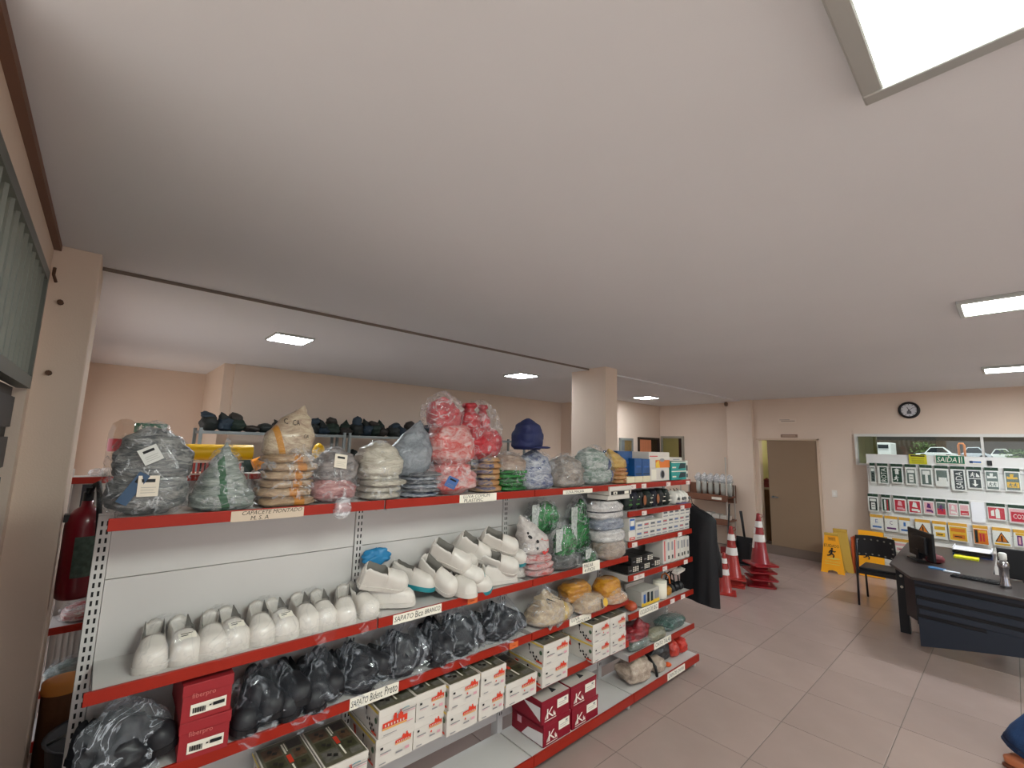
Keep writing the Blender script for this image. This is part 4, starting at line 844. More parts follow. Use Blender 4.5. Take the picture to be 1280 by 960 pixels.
for lb, y0, y1, z0, z1, m, x in (('lowest beige knitted cap of the stack beside the small white boxes',2.89,3.20,1.14,1.29,cloth('knit_beige',(196,176,158),(150,132,118)),-2.2),('white rounded cap in the middle of the cap stack',2.87,3.18,1.26,1.37,cloth('cap_white',(228,224,220),(204,200,198),fold=3),-2.2),('blue grey striped cap of the stack',2.86,3.19,1.35,1.45,cloth('cap_blue',(176,182,192),(96,106,130),fold=18),-2.21),('white cap with black wavy stripes on top of the stack',2.85,3.19,1.43,1.57,cloth('cap_stripe',(226,220,216),(206,200,198),band=(44,44,56),bpos=(.42,.50),axis='Z',slope=0,fold=3),-2.22)):
    t = bag('striped_cap', lb, (y0+y1)/2, z0, x=x, group='stack of caps', cat='cap'); body(t, 'crown', y0, y1, z0, z1, 'slab', m, x=x, rx=.1, amp=.07); wrap(t, y0-.01, y1+.01, z0, z1, 'slab', x=x, rx=.107, amp=.05)
for i in range(3):
    t = T('flat_box', 'flat white box above the striped caps, '+('bottom one','middle one with black printed end','top one')[i], 'box', (-2.26, 3.18, 1.585+i*.036), 'flat white boxes by the striped caps')
    part(MB().obox((-2.24+.01*i, 3.10+.01*(i % 2), 1.602+i*.036), (.2, .30, .033)), 'carton_body', CW, t, bevel=.002)
    if i == 1: 
        mb = MB(); F = Face(mb, (-2.139+.01, 2.96, 1.622), (0,1,0), (0,0,1)); F.rect(.02,.003,.28,.03,0).rect(.05,.006,.1,.027,1).rect(.2,.006,.26,.027,1).rect(.065,.01,.085,.022,0); part(mb, 'front_print', [INK, PAPER], t)
k = bag('glove_bag', 'tan leather glove bag with a yellow stripe above the white cartons', 2.39, .815, x=-2.20, group=GB)
m = cloth('tan_leather', (212, 190, 158), (172, 146, 120), band=(226, 186, 88), bpos=(.56, .66), slope=-.25, fold=6)
body(k, 'glove_bundle', 2.19, 2.59, .815, 1.02, 'cone', m, x=-2.22, rx=.11, amp=.1, lean=(-.02,-.04)); 
mb = MB(); F = Face(mb, (-2.105, 2.30, .94), (0,1,0), (-.3,0,1), .004); F.text('C', .02,.0,.045,.03,0).text('C', .07,.03,.09,.055,0); drape(mb, [o for o in k.children if o.name.startswith('glove_bundle')], .003); part(mb, 'print', INK, k); wrap(k, 2.17, 2.61, .815, 1.04, 'cone', x=-2.215, rx=.12, lean=(-.02,-.04))
for lb, y0, y1, z0, z1, x, nm, c1, c2, sh in (('orange yellow glove bag behind the tan leather one, under the second shelf',2.58,2.86,.86,.99,-2.27,'glove_bundle',(224,160,52),(184,116,40),'slab'),('bright yellow glove bag beside the black printed boxes',2.92,3.19,.83,.97,-2.22,'glove_bundle',(230,166,34),(196,120,20),'slab'),('pale tan glove bag with a round yellow patch above the cartons',2.60,2.92,.815,.925,-2.18,'glove_bundle',(216,190,158),(180,150,120),'dome'),('beige and orange glove bag with fringed fingers near the bay end',2.93,3.20,.815,.89,-2.18,'glove_bundle',(214,186,156),(206,140,80),'dome')):
    k = bag('glove_bag', lb, (y0+y1)/2, .815, x=x, group=GB); body(k, nm, y0, y1, .815 if z0 < .83 else z0, z1, sh, cloth('g_'+str(c1), c1, c2, fold=8), x=x, rx=.09, amp=.09); wrap(k, y0, y1, .815, z1+.01, 'dome', x=x, rx=.1)
    if 'round yellow' in lb: mb = MB(); F = Face(mb, (-2.085, 2.80, .84), (0,1,0), (-.2,0,1), .003); F.circ(.05,.03,.028,0).rect(0,.0,.012,.06,1); part(mb, 'patch', [M('patch_yellow', (214, 170, 60), .6), INK], k)
# ------------------------------------------------------------------ last bay: small goods
def simple_box(name, label, x0, y0, z0, x1, y1, z1, mat, group=None, prints=None, top=None, cat='box', bevel=.002):
    t = T(name, label, cat, ((x0+x1)/2, (y0+y1)/2, z0), group)
    part(MB().box(x0, y0, z0, x1, y1, z1), 'carton_body', mat, t, bevel=bevel)
    if prints:
        mb = MB(); F = Face(mb, (x1+.001, y0, z0), (0,(y1-y0),0), (0,0,(z1-z0)))
        prints(F); part(mb, 'front_print', PMATS, t)
    part(MB().box(x0+.002, y0+.002, z1, x1-.002, y1-.002, z1+.002), 'lid', top or mat, t)
    return t
PMATS = [PAPER, INK, M('p_red', (196, 40, 44), .5), M('p_blue', (40, 90, 160), .5), M('p_teal', (28, 134, 132), .5), M('p_orange', (216, 116, 40), .5), M('p_grey', (140, 140, 144), .5), M('p_dark', (20, 44, 50), .5), M('p_yellow', (224, 184, 60), .5)]
DB_ = M('deep_blue_box', (18, 78, 138), .35, var=.35, vscale=7)
z = 1.703
for lb, y0, y1, z0, z1, x0, x1 in (('tall deep blue box at the start of the last bay, beside the yellow glove bag',3.20,3.42,1.757,1.965,-2.37,-2.22),('deep blue box standing in front of the tall blue one',3.36,3.475,1.757,1.905,-2.30,-2.16),('deep blue box beside the orange printed box',3.48,3.60,1.757,1.90,-2.30,-2.16)): simple_box('blue_box', lb, x0, y0, z0, x1, y1, z1, DB_, 'deep blue boxes on the last bay', lambda F: F.rect(.1,.1,.9,.16,7).rect(.2,.5,.8,.6,3))
PALE = M('pale_cream', (214, 206, 176), .6)
for i in range(3): simple_box('cream_box', ('low cream box under the tall deep blue box','low cream box under the front deep blue box','low cream box under the deep blue box beside the orange one')[i], -2.37, 3.24+i*.122, 1.704, -2.155, 3.355+i*.122, 1.754, PALE, 'low cream boxes')
simple_box('printed_box', 'white box with orange printed front on top of the white box with dark oval', -2.38, 3.62, 1.822, -2.18, 3.98, 1.96, CW, None, lambda F: F.rect(.3,.0,1,.5,5).circ(.62,.5,.12,6,12).rect(.02,.72,.4,.78,2).rect(.3,.62,1,.66,0).poly([(.3,0),(.5,0),(.45,.5),(.3,.3)],8))
simple_box('printed_box', 'white box with a dark oval window standing on the top shelf of the last bay', -2.36, 3.64, 1.704, -2.18, 3.97, 1.819, CW, None, lambda F: F.rect(.05,.1,.3,.9,0).poly([(.62+.13*math.cos(a*.4), .5+.36*math.sin(a*.4)) for a in range(16)],6).poly([(.63+.09*math.cos(a*.4), .5+.28*math.sin(a*.4)) for a in range(16)],1))
TE = M('teal_box', (24, 142, 138), .35)
for i in range(2): simple_box('teal_box', ('lower teal box at the end of the top shelf','upper teal box at the end of the top shelf')[i], -2.36, 3.985, 1.704+i*.086, -2.165, 4.27, 1.788+i*.086, TE, 'teal boxes on the top shelf', lambda F: F.poly([(.45,.2),(.95,.3),(.95,.8),(.6,.85)],7).rect(.0,.9,1,1,0).rect(.05,.3,.3,.45,0))
simple_box('printed_box', 'narrow white box with dark print standing at the very end of the top shelf', -2.34, 4.272, 1.704, -2.17, 4.318, 1.885, CW, None, lambda F: F.rect(.2,.45,.8,.75,1).rect(.2,.1,.8,.3,7))
simple_box('printed_box', 'low white box lying on the two teal boxes', -2.36, 4.0, 1.880, -2.2, 4.26, 1.912, CW, None, lambda F: F.rect(.3,.3,.8,.6,6))
# second shelf: dark wheels, masks and pale respirators
DK = [M('dg1', (22, 34, 28), .5, var=.4, vscale=20), M('dg2', (26, 26, 40), .5, var=.4, vscale=20), M('dg3', (16, 18, 18), .5, var=.4, vscale=20)]
for i in range(7):
    y = 3.31+i*.108; t = T('dark_pouch', 'dark pouch on the second shelf of the last bay, '+('first, half hidden','second, with green print','third, with a brown round window','fourth, between two brown windows','fifth, with a brown round window','sixth, with small white dots','seventh, beside the white respirators')[i], 'pouch', (-2.26, y, 1.479), 'dark pouches in a row')
    body(t, 'pouch_body', y-.053, y+.053, 1.479, 1.62, 'slab', DK[i % 3], x=-2.26, rx=.085, lo=True)
    mb = MB(); F = Face(mb, (-2.168, y-.03, 1.50), (0,1,0), (0,0,1), .002)
    if i in (2, 4): F.poly([(.03+.024*math.cos(a*.45), .05+.042*math.sin(a*.45)) for a in range(14)], 0)
    else: F.rect(.0,.02,.05,.03,1 if i < 3 else 2).rect(.01,.06,.05,.066,1 if i < 3 else 2).circ(.05,.085,.006,2,8)
    part(mb, 'print', [M('brown_window', (140, 84, 52), .4), M('print_leaf', (60, 120, 50), .5), PAPER], t)
for i in range(4):
    y = 4.08+i*.062; t = T('white_respirator', ('white respirator mask next to the dark pouches','white respirator mask, second from the dark pouches','white respirator mask, third from the dark pouches','white respirator mask at the shelf end above the black garment')[i], 'mask', (-2.24, y, 1.479), 'white respirator masks')
    body(t, 'mask_shell', y-.04, y+.04, 1.479, 1.60-.012*(i % 2), 'lump', M('mask_white', (222, 220, 212), .6), x=-2.22+.012*(i % 2), rx=.07, lo=True, amp=.12)
    part(MB().cyl((-2.155+.012*(i % 2), y, 1.53), (-2.14+.012*(i % 2), y, 1.53), .014, n=10), 'valve', GREY, t)
    part(MB().tube([(-2.2,y-.035,1.52),(-2.27,y,1.61),(-2.2,y+.035,1.52)], .003, 5), 'strap', BLACK, t)
simple_box('purple_packet', 'flat purple and green packet under the white respirators', -2.2, 4.1, 1.4785, -2.145, 4.27, 1.4835, M('purple_packet', (92, 78, 120), .5), cat='packet')
# third shelf: small white boxes in rows
SB = M('small_carton', (208, 204, 196), .55)
def sprint(c): return lambda F: F.rect(.15,.5,.85,.8,6 if c else 0).rect(.2,.6,.8,.7,c).rect(.1,.15,.9,.3,6)
for i in range(9):
    for k in range(3):
        if k == 2 and i < 4: continue
        y = 3.36+i*.103; z = 1.239+k*.0705
        simple_box('small_carton', 'small white carton in the rows on the third shelf of the last bay', -2.33, y, z, -2.155+.006*((i*3+k) % 3), y+.099, z+.068, SB, 'small white cartons in rows', sprint((3, 7, 2)[i*2 % 3] if k < 2 else 1))
simple_box('small_carton', 'small box with blue picture at the start of the third shelf, beside the caps', -2.3, 3.255, 1.315, -2.15, 3.345, 1.42, SB, None, lambda F: F.rect(.1,.1,.9,.95,3).rect(.2,.4,.8,.8,0))
simple_box('small_carton', 'small white box with red print under the blue picture box', -2.3, 3.25, 1.239, -2.15, 3.345, 1.312, SB, None, lambda F: F.rect(.1,.1,.9,.4,2).rect(.25,.2,.75,.3,0))
simple_box('long_carton', 'long grey white carton lying over the small cartons', -2.36, 3.42, 1.383, -2.2, 3.72, 1.405, M('long_carton', (176, 174, 172), .6), None, lambda F: F.rect(.5,.2,.9,.7,6))
# fourth shelf: black boxes and upright catalogues
BKB = M('black_carton', (24, 22, 22), .4)
def bp(F):
    for a in (.45, .62, .8):
        for b in (.18, .42, .66): F.rect(a, b, a+.11, b+.16, 0)
    F.rect(.08, .4, .3, .5, 6)
i = 0
for y, z, n in ((3.25,.979,0),(3.42,.979,1),(3.585,.979,2),(3.30,1.041,3),(3.47,1.041,4)):
    simple_box('black_box', 'black box with white squares on the fourth shelf, '+('bottom row, nearest','bottom row, middle','bottom row, farthest','top row, nearer','top row, farther')[n], -2.36, y, z, -2.16, y+.16, z+.06, BKB, 'black boxes with white squares', bp)
for i in range(8):
    y = 3.80+i*.06
    simple_box('upright_box', 'slim upright white box on the fourth shelf, '+('first, with red stripes','second','third, with black and white face','fourth, with red spine','fifth','sixth','seventh','last, partly behind the black garment')[i], -2.34, y, .979, -2.16+.004*(i % 3), y+.056, .979+(.215,.21,.212,.205,.2,.2,.195,.19)[i], (CW, SB)[i % 2], 'slim upright boxes', (lambda F: F.rect(.3,.1,.6,.9,2)) if i in (0, 3) else (lambda F: F.rect(.2,.5,.7,.85,6).rect(.3,.15,.7,.3,1)))
# fifth shelf: goggles box, cylinder, clutter
t = simple_box('goggles_box', 'open display box with a printed row of people and yellow base', -2.33, 3.46, .684, -2.17, 3.74, .80, M('display_grey', (176, 172, 164), .5), None, lambda F: F.rect(.0,.0,1,.25,8).rect(.1,.2,.22,.8,3).rect(.3,.2,.42,.9,1).rect(.5,.2,.62,.85,7).rect(.72,.25,.95,.8,6))
part(MB().box(-2.335, 3.455, .79, -2.32, 3.745, .83), 'back_flap', CW, t)
t = T('white_canister', 'plain white cylinder canister between the display box and the yellow item', 'canister', (-2.21, 3.82, .684)); part(MB().lathe((-2.21,3.82,.684), [(0,0),(.058,0),(.06,.004),(.06,.132),(.056,.136)], 20), 'canister_body', M('canister_white', (230, 224, 206), .4), t); part(MB().lathe((-2.21,3.82,.8165), [(.061,0),(.061,.012),(0,.014)], 20), 'lid', M('canister_lid', (200, 196, 180), .4), t)
tag(part(MB().blob((-2.22,3.94,.684), (.05,.05,.07), SLAB, 7, .05, 9, nu=16, nv=8), 'yellow_pouch', cloth('yellow_pouch', (222, 160, 30), (170, 112, 20))), 'small yellow pouch beside the white canister', 'pouch')
tag(part(MB().blob((-2.19,3.33,.684), (.05,.05,.075), LUMP, 8, .1, 9, nu=16, nv=9), 'orange_pouch', cloth('orange_pouch', (224, 96, 40), (180, 60, 24))), 'small orange pouch at the start of the fifth shelf', 'pouch')
tag(part(MB().blob((-2.30,3.34,.684), (.07,.07,.14), LUMP, 9, .15, 9, nu=18, nv=10), 'dark_green_bundle', cloth('dark_green', (30, 60, 44), (16, 34, 28))), 'dark green bundle behind the small orange pouch', 'bundle')
for i in range(3):
    y = 4.02+.08*i; t = T('ear_muff', ('black ear muff with an orange band on the fifth shelf','black ear muff, middle of the fifth shelf group','black ear muff closest to the black garment')[i], 'ear muff', (-2.24, y, .684), 'black ear muffs')
    part(MB().blob((-2.22,y,.686), (.045,.03,.075), LUMP, i, .03, 5, nu=16, nv=9), 'cup', BLACK, t); part(MB().blob((-2.31,y,.686), (.045,.03,.075), LUMP, i+4, .03, 5, nu=16, nv=9), 'cup', BLACK, t)
    part(MB().tube([(-2.22,y,.75),(-2.23,y,.82),(-2.265,y,.845),(-2.30,y,.82),(-2.31,y,.75)], .007, 6), 'headband', M('band_orange', (220, 120, 50), .5) if i == 0 else BLACK, t)
    if i == 2: part(MB().obox((-2.185, y-.06, .868), (.05, .2, .022), (0,.2,.15)), 'white_card', CW, t)
# sixth shelf: red and green folded bags
def soft(name, label, cat, parts_, film_=None, group=None):
    y = parts_[0][0]; t = T(name, label, cat, (parts_[0][4], (parts_[0][0]+parts_[0][1])/2, parts_[0][2]), group)
    for n, (a, b, z0, z1, x, rx, sh, m) in enumerate(parts_): body(t, ('fabric_fold', 'fabric_fold')[n > 0], a, b, z0, z1, sh, m, x=x, rx=rx, amp=.12, ridge=.08)
    if film_: wrap(t, *film_)
    return t
soft('red_folded_bag', 'deep red folded bag on the sixth shelf of the last bay', 'bag', [(3.30,3.70,.379,.50,-2.29,.11,'slab',cloth('deep_red',(168,20,34),(110,8,22),fold=5)),(3.42,3.62,.44,.58,-2.24,.06,'cone',cloth('deep_red',(168,20,34),(110,8,22)))])
soft('green_rain_bag', 'dark green folded raincoat in clear film on the sixth shelf', 'bag', [(3.86,4.24,.379,.455,-2.25,.095,'slab',cloth('rain_green',(70,110,98),(36,66,60),fold=6))], (3.85,4.25,.379,.465,'slab',-2.25,.102))
soft('green_rain_bag', 'grey green flat bag in clear film at the start of the sixth shelf', 'bag', [(3.27,3.58,.379,.43,-2.185,.04,'slab',cloth('grey_rain',(120,128,112),(70,96,86),fold=6))], (3.26,3.60,.379,.44,'slab',-2.185,.045))
soft('khaki_bag', 'pale khaki folded bag between the red and the dark green bags', 'bag', [(3.58,3.85,.379,.46,-2.2,.06,'dome',cloth('khaki',(168,164,140),(120,120,98)))])
# base shelf of the last bay
soft('cream_bag', 'large cream folded cloth bag on the base shelf of the last bay', 'bag', [(3.27,3.60,.117,.30,-2.235,.12,'lump',cloth('cream_bag',(218,198,178),(176,154,136),fold=4,rough=.6))])
soft('cream_bag', 'small cream cloth bag with a black strap beside the large cream bag', 'bag', [(3.61,3.80,.117,.235,-2.19,.075,'lump',cloth('cream_bag',(218,198,178),(176,154,136)))])
tag(part(MB().tube([(-2.13,3.615,.12),(-2.14,3.61,.19),(-2.2,3.61,.25),(-2.25,3.63,.2)], .012, 6), 'black_strap', BLACK), 'black strap between the two cream bags on the base shelf', 'strap')
soft('black_boot_bag', 'black folded harness bag on the base shelf behind the cream bags', 'bag', [(3.70,4.02,.117,.31,-2.29,.10,'lump',cloth('black_nylon',(34,34,36),(14,14,16),fold=5))])
tag(part(MB().blob((-2.17,3.86,.117), (.03,.03,.03), LUMP, 2, .1, 9, nu=12, nv=7), 'orange_plug_case', M('plug_orange', (214, 84, 30), .5)), 'tiny orange case on the base shelf below the black harness bag', 'case')
soft('orange_vest', 'bright orange red rolled vest with a grey band at the end of the base shelf', 'vest', [(4.0,4.14,.117,.27,-2.26,.08,'lump',cloth('vest_orange',(232,70,44),(196,40,28),band=(90,70,90),bpos=(.72,.84),fold=4)),(4.13,4.27,.117,.26,-2.25,.085,'lump',cloth('vest_orange2',(238,60,36),(200,36,24),fold=4))])
# black garment hanging at the end of the gondola
t = T('black_raincoat', 'long black raincoat hanging on the end of the gondola', 'coat', (-2.16, 4.47, .5))
mb = MB(); nu, nv = 48, 24
for j in range(nv+1):
    q = j/nv; z = 1.44-q*.92
    wd = .03+.155*min(1, q*9)**.6+.012*q; cx = -2.23+.075*min(1, q*9); dp = .035+.035*min(1, q*3)
    for i in range(nu):
        a = 2*math.pi*i/nu; f = 1+.10*q*math.sin(a*9+2*q)+.05*math.sin(a*5)
        hem = .05*(1-math.cos(a))*.5*q**4
        mb.v.append((cx+wd*math.cos(a)*(1+.02*math.sin(a*7)), 4.45+dp*math.sin(a)*f, z+hem))
mb.f = [(j*nu+i, (j+1)*nu+i, (j+1)*nu+(i+1)%nu, j*nu+(i+1)%nu) for j in range(nv) for i in range(nu)]+[tuple(range(nu))]; mb.m = [0]*len(mb.f); mb.s = [True]*len(mb.f)
part(mb, 'coat_body', M('black_cloth', (13, 13, 18), .55, bump=.2, bscale=12), t)
for sx, x0, x1 in ((-1,-2.31,-2.345),(1,-2.05,-1.985)):
    part(MB().tube([(x0,4.46,1.30),(x0+.02*sx,4.48,1.15),(x1,4.49,.95),(x1,4.49,.80)], [.035,.045,.042,.045], 10), 'sleeve', M('black_cloth', (13, 13, 18)), t)
part(MB().tube([(-2.30,4.45,1.385),(-2.2,4.45,1.455),(-2.08,4.45,1.385)], .007, 6).tube([(-2.2,4.45,1.455),(-2.2,4.44,1.495),(-2.2,4.38,1.51),(-2.2,4.30,1.485),(-2.2,4.285,1.478)], .004, 6), 'hanger', BLACK, t)
# ------------------------------------------------------------------ second gondola behind, seen past the column
G2 = T('gondola_shelf', 'white gondola with mesh back seen between the front column and the nearer gondola', 'shelf', (-4.5, 1.5, 0))
UYs = UY; UY = [-.16, .9, 1.96, 3.02]
SH2 = gondola(G2, UY, -4.5, -4.2, -4.16, [[(1.70,1),(.755,1),(.385,1)]]*3, [(.14,1.66)], 1.74, slots=True, wire=True)
UY = UYs
gz = 1.703
j = T('glass_jar', 'tall clear jar with a red band on the rear gondola behind the grey glove bag', 'jar', (-4.35, .10, gz))
part(MB().lathe((-4.35,.10,gz+.05), [(.088,0),(.09,.1),(.088,.25),(.07,.32),(.03,.352),(0,.356)], 28), 'glass_dome', glassy('jar_glass', (240, 236, 232), .05, .05), j)
part(MB().lathe((-4.35,.10,gz+.17), [(.084,0),(.084,.09)], 28), 'red_band', M('band_red', (182, 20, 44), .35), j)
part(MB().lathe((-4.35,.10,gz), [(0,0),(.095,0),(.1,.02),(.095,.05),(0,.05)], 28), 'base', M('jar_base', (226, 214, 204), .4), j)
tag(part(MB().blob((-4.34,-.02,gz), (.07,.05,.05), LUMP, 3, .2, 12, nu=16, nv=9), 'white_wrapper', film('white_film', haze=.35, crease=.4)), 'crumpled white wrapper beside the glass jar', 'wrapper')
for y0, y1, z0, z1, lb, c1, c2 in ((-.1,.10,.759,.86,'white and red packet bundle on the rear gondola beside the extinguisher foot',(222,214,210),(190,60,66)),(-.12,.14,.389,.50,'grey green clear packets on the lowest shelf of the rear gondola',(150,164,156),(90,110,104)),(.12,.42,.389,.47,'dark patterned packets on the lowest shelf of the rear gondola',(150,150,146),(50,54,58)),(.10,.4,.759,.84,'white patterned packets on the middle shelf of the rear gondola',(224,220,214),(120,130,124))):
    k = bag('packet_bundle', lb, (y0+y1)/2, z0, x=-4.33, cat='packets', group='packets on the rear gondola'); body(k, 'packet', y0, y1, z0, z1, 'dome', cloth('pk'+str(c1[0])+str(c2[0]), c1, c2, fold=12), x=-4.33, rx=.1, amp=.12); wrap(k, y0-.01, y1+.01, z0, z1+.02, 'dome', x=-4.33, rx=.11, amp=.1)
for i in range(3):
    y = -.08+i*.085; tag(part(MB().box(-4.218, y, 1.50, -4.205, y+.055, 1.655, 0), 'hanging_packet', (M('hp1', (40,40,48), .5), M('hp2', (200,196,190), .5), M('hp3', (120,36,44), .5))[i]), ('slim black','slim pale grey','slim dark red')[i]+' packet hanging under the top red edge of the rear gondola', 'packet', 'packets hanging on the rear gondola')
yt = T('yellow_roll', 'bright yellow roll lying on top of the rear gondola behind the peaked grey green bag', 'roll', (-4.30, .70, gz))
part(MB().cyl((-4.30,.46,gz+.17), (-4.30,.93,gz+.17), .062, n=22), 'roll_body', M('safety_yellow', (250, 196, 16), .4), yt); part(MB().cyl((-4.30,.456,gz+.17), (-4.30,.459,gz+.17), .03, n=14), 'core', M('core_brown', (140, 106, 70), .7), yt)
bk = T('red_basket', 'red and white slatted basket under the bright yellow roll', 'basket', (-4.32, .66, gz))
mbk = MB().box(-4.42, .46, gz, -4.22, .86, gz+.01).box(-4.42,.46,gz+.09,-4.405,.86,gz+.1).box(-4.235,.46,gz+.09,-4.22,.86,gz+.1); part(mbk, 'basket_frame', M('basket_white', (226, 210, 200), .5), bk)
for i in range(14): part(MB().box(-4.225, .465+.028*i, gz+.01, -4.219, .481+.028*i, gz+.09), 'slat', M('basket_red', (190, 70, 60), .5), bk)
tag(part(MB().cyl((-4.30,.95,gz+.062), (-4.30,1.08,gz+.12), .05, n=18), 'orange_roll', M('safety_orange', (238, 150, 26), .45)), 'orange roll tipped up on the rear gondola, beside the tan hooded stack', 'roll')
tag(part(MB().blob((-4.28,1.5,gz), (.06,.055,.13), LUMP, 5, .08, 8, nu=18, nv=10).blob((-4.28,1.47,gz+.11), (.05,.05,.15), LUMP, 6, .08, 8, nu=18, nv=10), 'yellow_pouch', M('safety_yellow', (250, 196, 16))), 'round yellow pouch on the rear gondola, showing beside the tan hood', 'pouch')
tag(part(MB().blob((-4.28,2.05,gz), (.07,.12,.2), CONE, 7, .06, 8, nu=18, nv=10), 'orange_pouch', cloth('orange_leather', (230, 160, 70), (200, 120, 50))), 'orange peaked pouch on the rear gondola behind the white cotton gloves', 'pouch')
# fire extinguisher on the column
e = T('fire_extinguisher', 'dark red fire extinguisher hanging beside the front column', 'extinguisher', (-3.62, -.035, 1.08))
part(MB().lathe((-3.62,-.035,1.08), [(0,.0),(.07,0),(.083,.012),(.085,.05),(.085,.40),(.078,.445),(.055,.48),(.028,.50),(.026,.53),(0,.53)], 28), 'cylinder', M('ext_red', (118, 12, 26), .3, coat=.4), e)
part(MB().cyl((-3.62,-.035,1.60), (-3.62,-.035,1.66), .024, n=14).obox((-3.585,-.035,1.675), (.13,.025,.014), (0,-.35,0)).obox((-3.58,-.035,1.64), (.11,.022,.012), (0,.25,0)), 'valve', BLACK, e)
part(MB().tube([(-3.60,-.03,1.655),(-3.54,-.02,1.70),(-3.50,.0,1.72),(-3.47,.01,1.66),(-3.49,.02,1.55),(-3.52,.03,1.42)], .013, 8), 'hose', M('rubber', (20, 20, 22), .6), e)
mb = MB(); 
for i in range(9):
    a = R_(-20+10*i); mb.v += [(-3.62+.0862*math.cos(a), -.035+.0862*math.sin(a), zz) for zz in (1.20, 1.42)]
mb.f = [(2*i, 2*i+2, 2*i+3, 2*i+1) for i in range(8)]; mb.m = [0]*8; mb.s = [True]*8
part(mb, 'instruction_label', M('ext_label', (76, 92, 80), .5, var=.5, vscale=40), e)
part(MB().box(-3.66,-.125,1.50,-3.58,-.10,1.54), 'bracket', BLACK, e)
# things on the floor beside the column
t = T('cardboard_drum', 'brown fibre drum with an orange lid on the floor beside the front column', 'drum', (-3.86, -.02, 0))
part(MB().lathe((-3.86,-.02,0), [(0,0),(.095,0),(.095,.5),(.09,.51)], 26), 'drum_body', M('fibre_brown', (104, 66, 40), .7, var=.3, vscale=6), t); part(MB().lathe((-3.86,-.02,.505), [(.1,0),(.1,.05),(.06,.06),(0,.06)], 26), 'lid', M('lid_orange', (206, 136, 64), .6), t)
t = T('grey_tub', 'dark grey tub with a curved rim on the floor behind the first upright', 'tub', (-3.45, .15, 0))
part(MB().lathe((-3.45,.15,0), [(0,0),(.17,0),(.21,.40),(.225,.42),(.205,.415),(.165,.03),(0,.03)], 28), 'tub_body', M('tub_grey', (72, 74, 78), .5), t); part(MB().tube([(-3.45,.15-.21,.40),(-3.45+.12,.08,.50),(-3.45+.14,.16,.53),(-3.45+.1,.28,.50),(-3.45,.15+.21,.40)], .008, 6), 'handle', GREY, t)
# small green sign on the rear wall
mb = MB().box(-8.978, .31, 2.03, -8.965, .71, 2.17); F = Face(mb, (-8.965, .31, 2.03), (0,1,0), (0,0,1)); F.man(.08, .02, .1, 1).poly([(.14,.05),(.24,.05),(.24,.03),(.3,.07),(.24,.11),(.24,.09),(.14,.09)], 1)
tag(part(mb, 'exit_sign', [M('sign_green', (20, 92, 62), .5), PAPER]), 'small dark green exit sign on the far back wall above the grey glove bag', 'sign')
# grey metal rack against the back wall
mr = T('metal_rack', 'long grey angle iron rack along the back wall loaded with dark shoes', 'rack', (-6.75, 2.7, 0))
AI = M('angle_iron', (128, 134, 134), .4, .4)
for y in (.84, 2.58, 2.66, 4.4, 4.48, 6.2):
    for x in (-6.5, -6.98): part(MB().box(x-.018, y-.018, 0, x+.018, y+.018, 2.10), 'post', AI, mr, bevel=.003)
for z in (.4, .95, 1.5, 2.03):
    for a, b in ((.84,2.58),(2.66,4.4),(4.48,6.2)): part(MB().box(-7.0, a, z, -6.48, b, z+.035), 'rack_shelf', AI, mr)
dkc = [M('shoe_dark1', (34, 38, 36), .6), M('shoe_dark2', (36, 50, 62), .6), M('shoe_dark3', (30, 44, 36), .6), M('shoe_dark4', (48, 42, 38), .6)]
places = ['at the near end of the grey rack', 'beside the first rack post', 'before the tan hood', 'behind the tan hood', 'above the mauve grey bag', 'above the white cotton gloves', 'beside the blue grey bag', 'behind the tallest bag']
for i in range(26):
    y = .93+i*.155+rnd.uniform(-.03,.03)
    t = T('dark_bundle', 'dark soft footwear bundle heaped on top of the grey rack at the back wall', 'boot', (-6.68, y, 2.066), 'dark bundles on top of the rack'); m = dkc[(i*5) % 4]
    low = 1.35 < y < 1.7
    hh = rnd.uniform(.07,.13) if low else rnd.uniform(.12,.2)
    up = MB().blob((0,0,0), (.16,.10,hh), LUMP, i, .22, 9, nu=20, nv=11); part(up, 'lower_bundle', m, t, local=True)
    if not low: part(MB().blob((rnd.uniform(-.05,.05),0,hh*.7), (.09,.075,rnd.uniform(.07,.17)), CONE if i % 2 else LUMP, i+50, .22, 10, nu=18, nv=10, lean=(rnd.uniform(-.05,.05), rnd.uniform(-.07,.07))), 'upper_bundle', dkc[(i*3+1) % 4], t, local=True)
for i in range(12):
    y = .92+i*.235; 
    t = T('dark_bundle', 'dark boot bundle on the second level of the grey rack', 'boot', (-6.7, y, 1.536), 'dark boots on the second level of the rack')
    up = MB().blob((0,0,.0), (.14,.105,rnd.uniform(.2,.36)), LUMP, i, .15, 7, nu=16, nv=10); part(up, 'upper', dkc[(i*3) % 4], t, local=True)
# brown shelf and glass items at the end wall
bs_ = T('brown_shelf', 'brown wooden wall rack with deep boards beside the end column', 'shelf', (-4.4, 9.7, 0))
BW = M('shelf_wood', (124, 82, 62), .5, var=.2, vscale=6)
for z in (.55, 1.02): 
    part(MB().box(-4.95, 9.45, z, -3.93, 9.86, z+.03), 'board', BW, bs_); part(MB().box(-4.95, 9.43, z-.06, -3.93, 9.45, z+.06), 'front_rail', BW, bs_)
part(MB().box(-4.95, 9.86, .9, -3.93, 9.885, 1.27), 'back_board', BW, bs_)
part(MB().box(-4.24, 9.424, .985, -4.04, 9.43, 1.035), 'white_label', PAPER, bs_)
for x in (-4.93, -3.95): 
    for y in (9.46, 9.84): part(MB().box(x-.012, y-.012, 0, x+.012, y+.012, 1.85 if x > -4.5 and y < 9.5 else 1.27), 'post', M('post_pale', (186, 176, 166), .4), bs_)
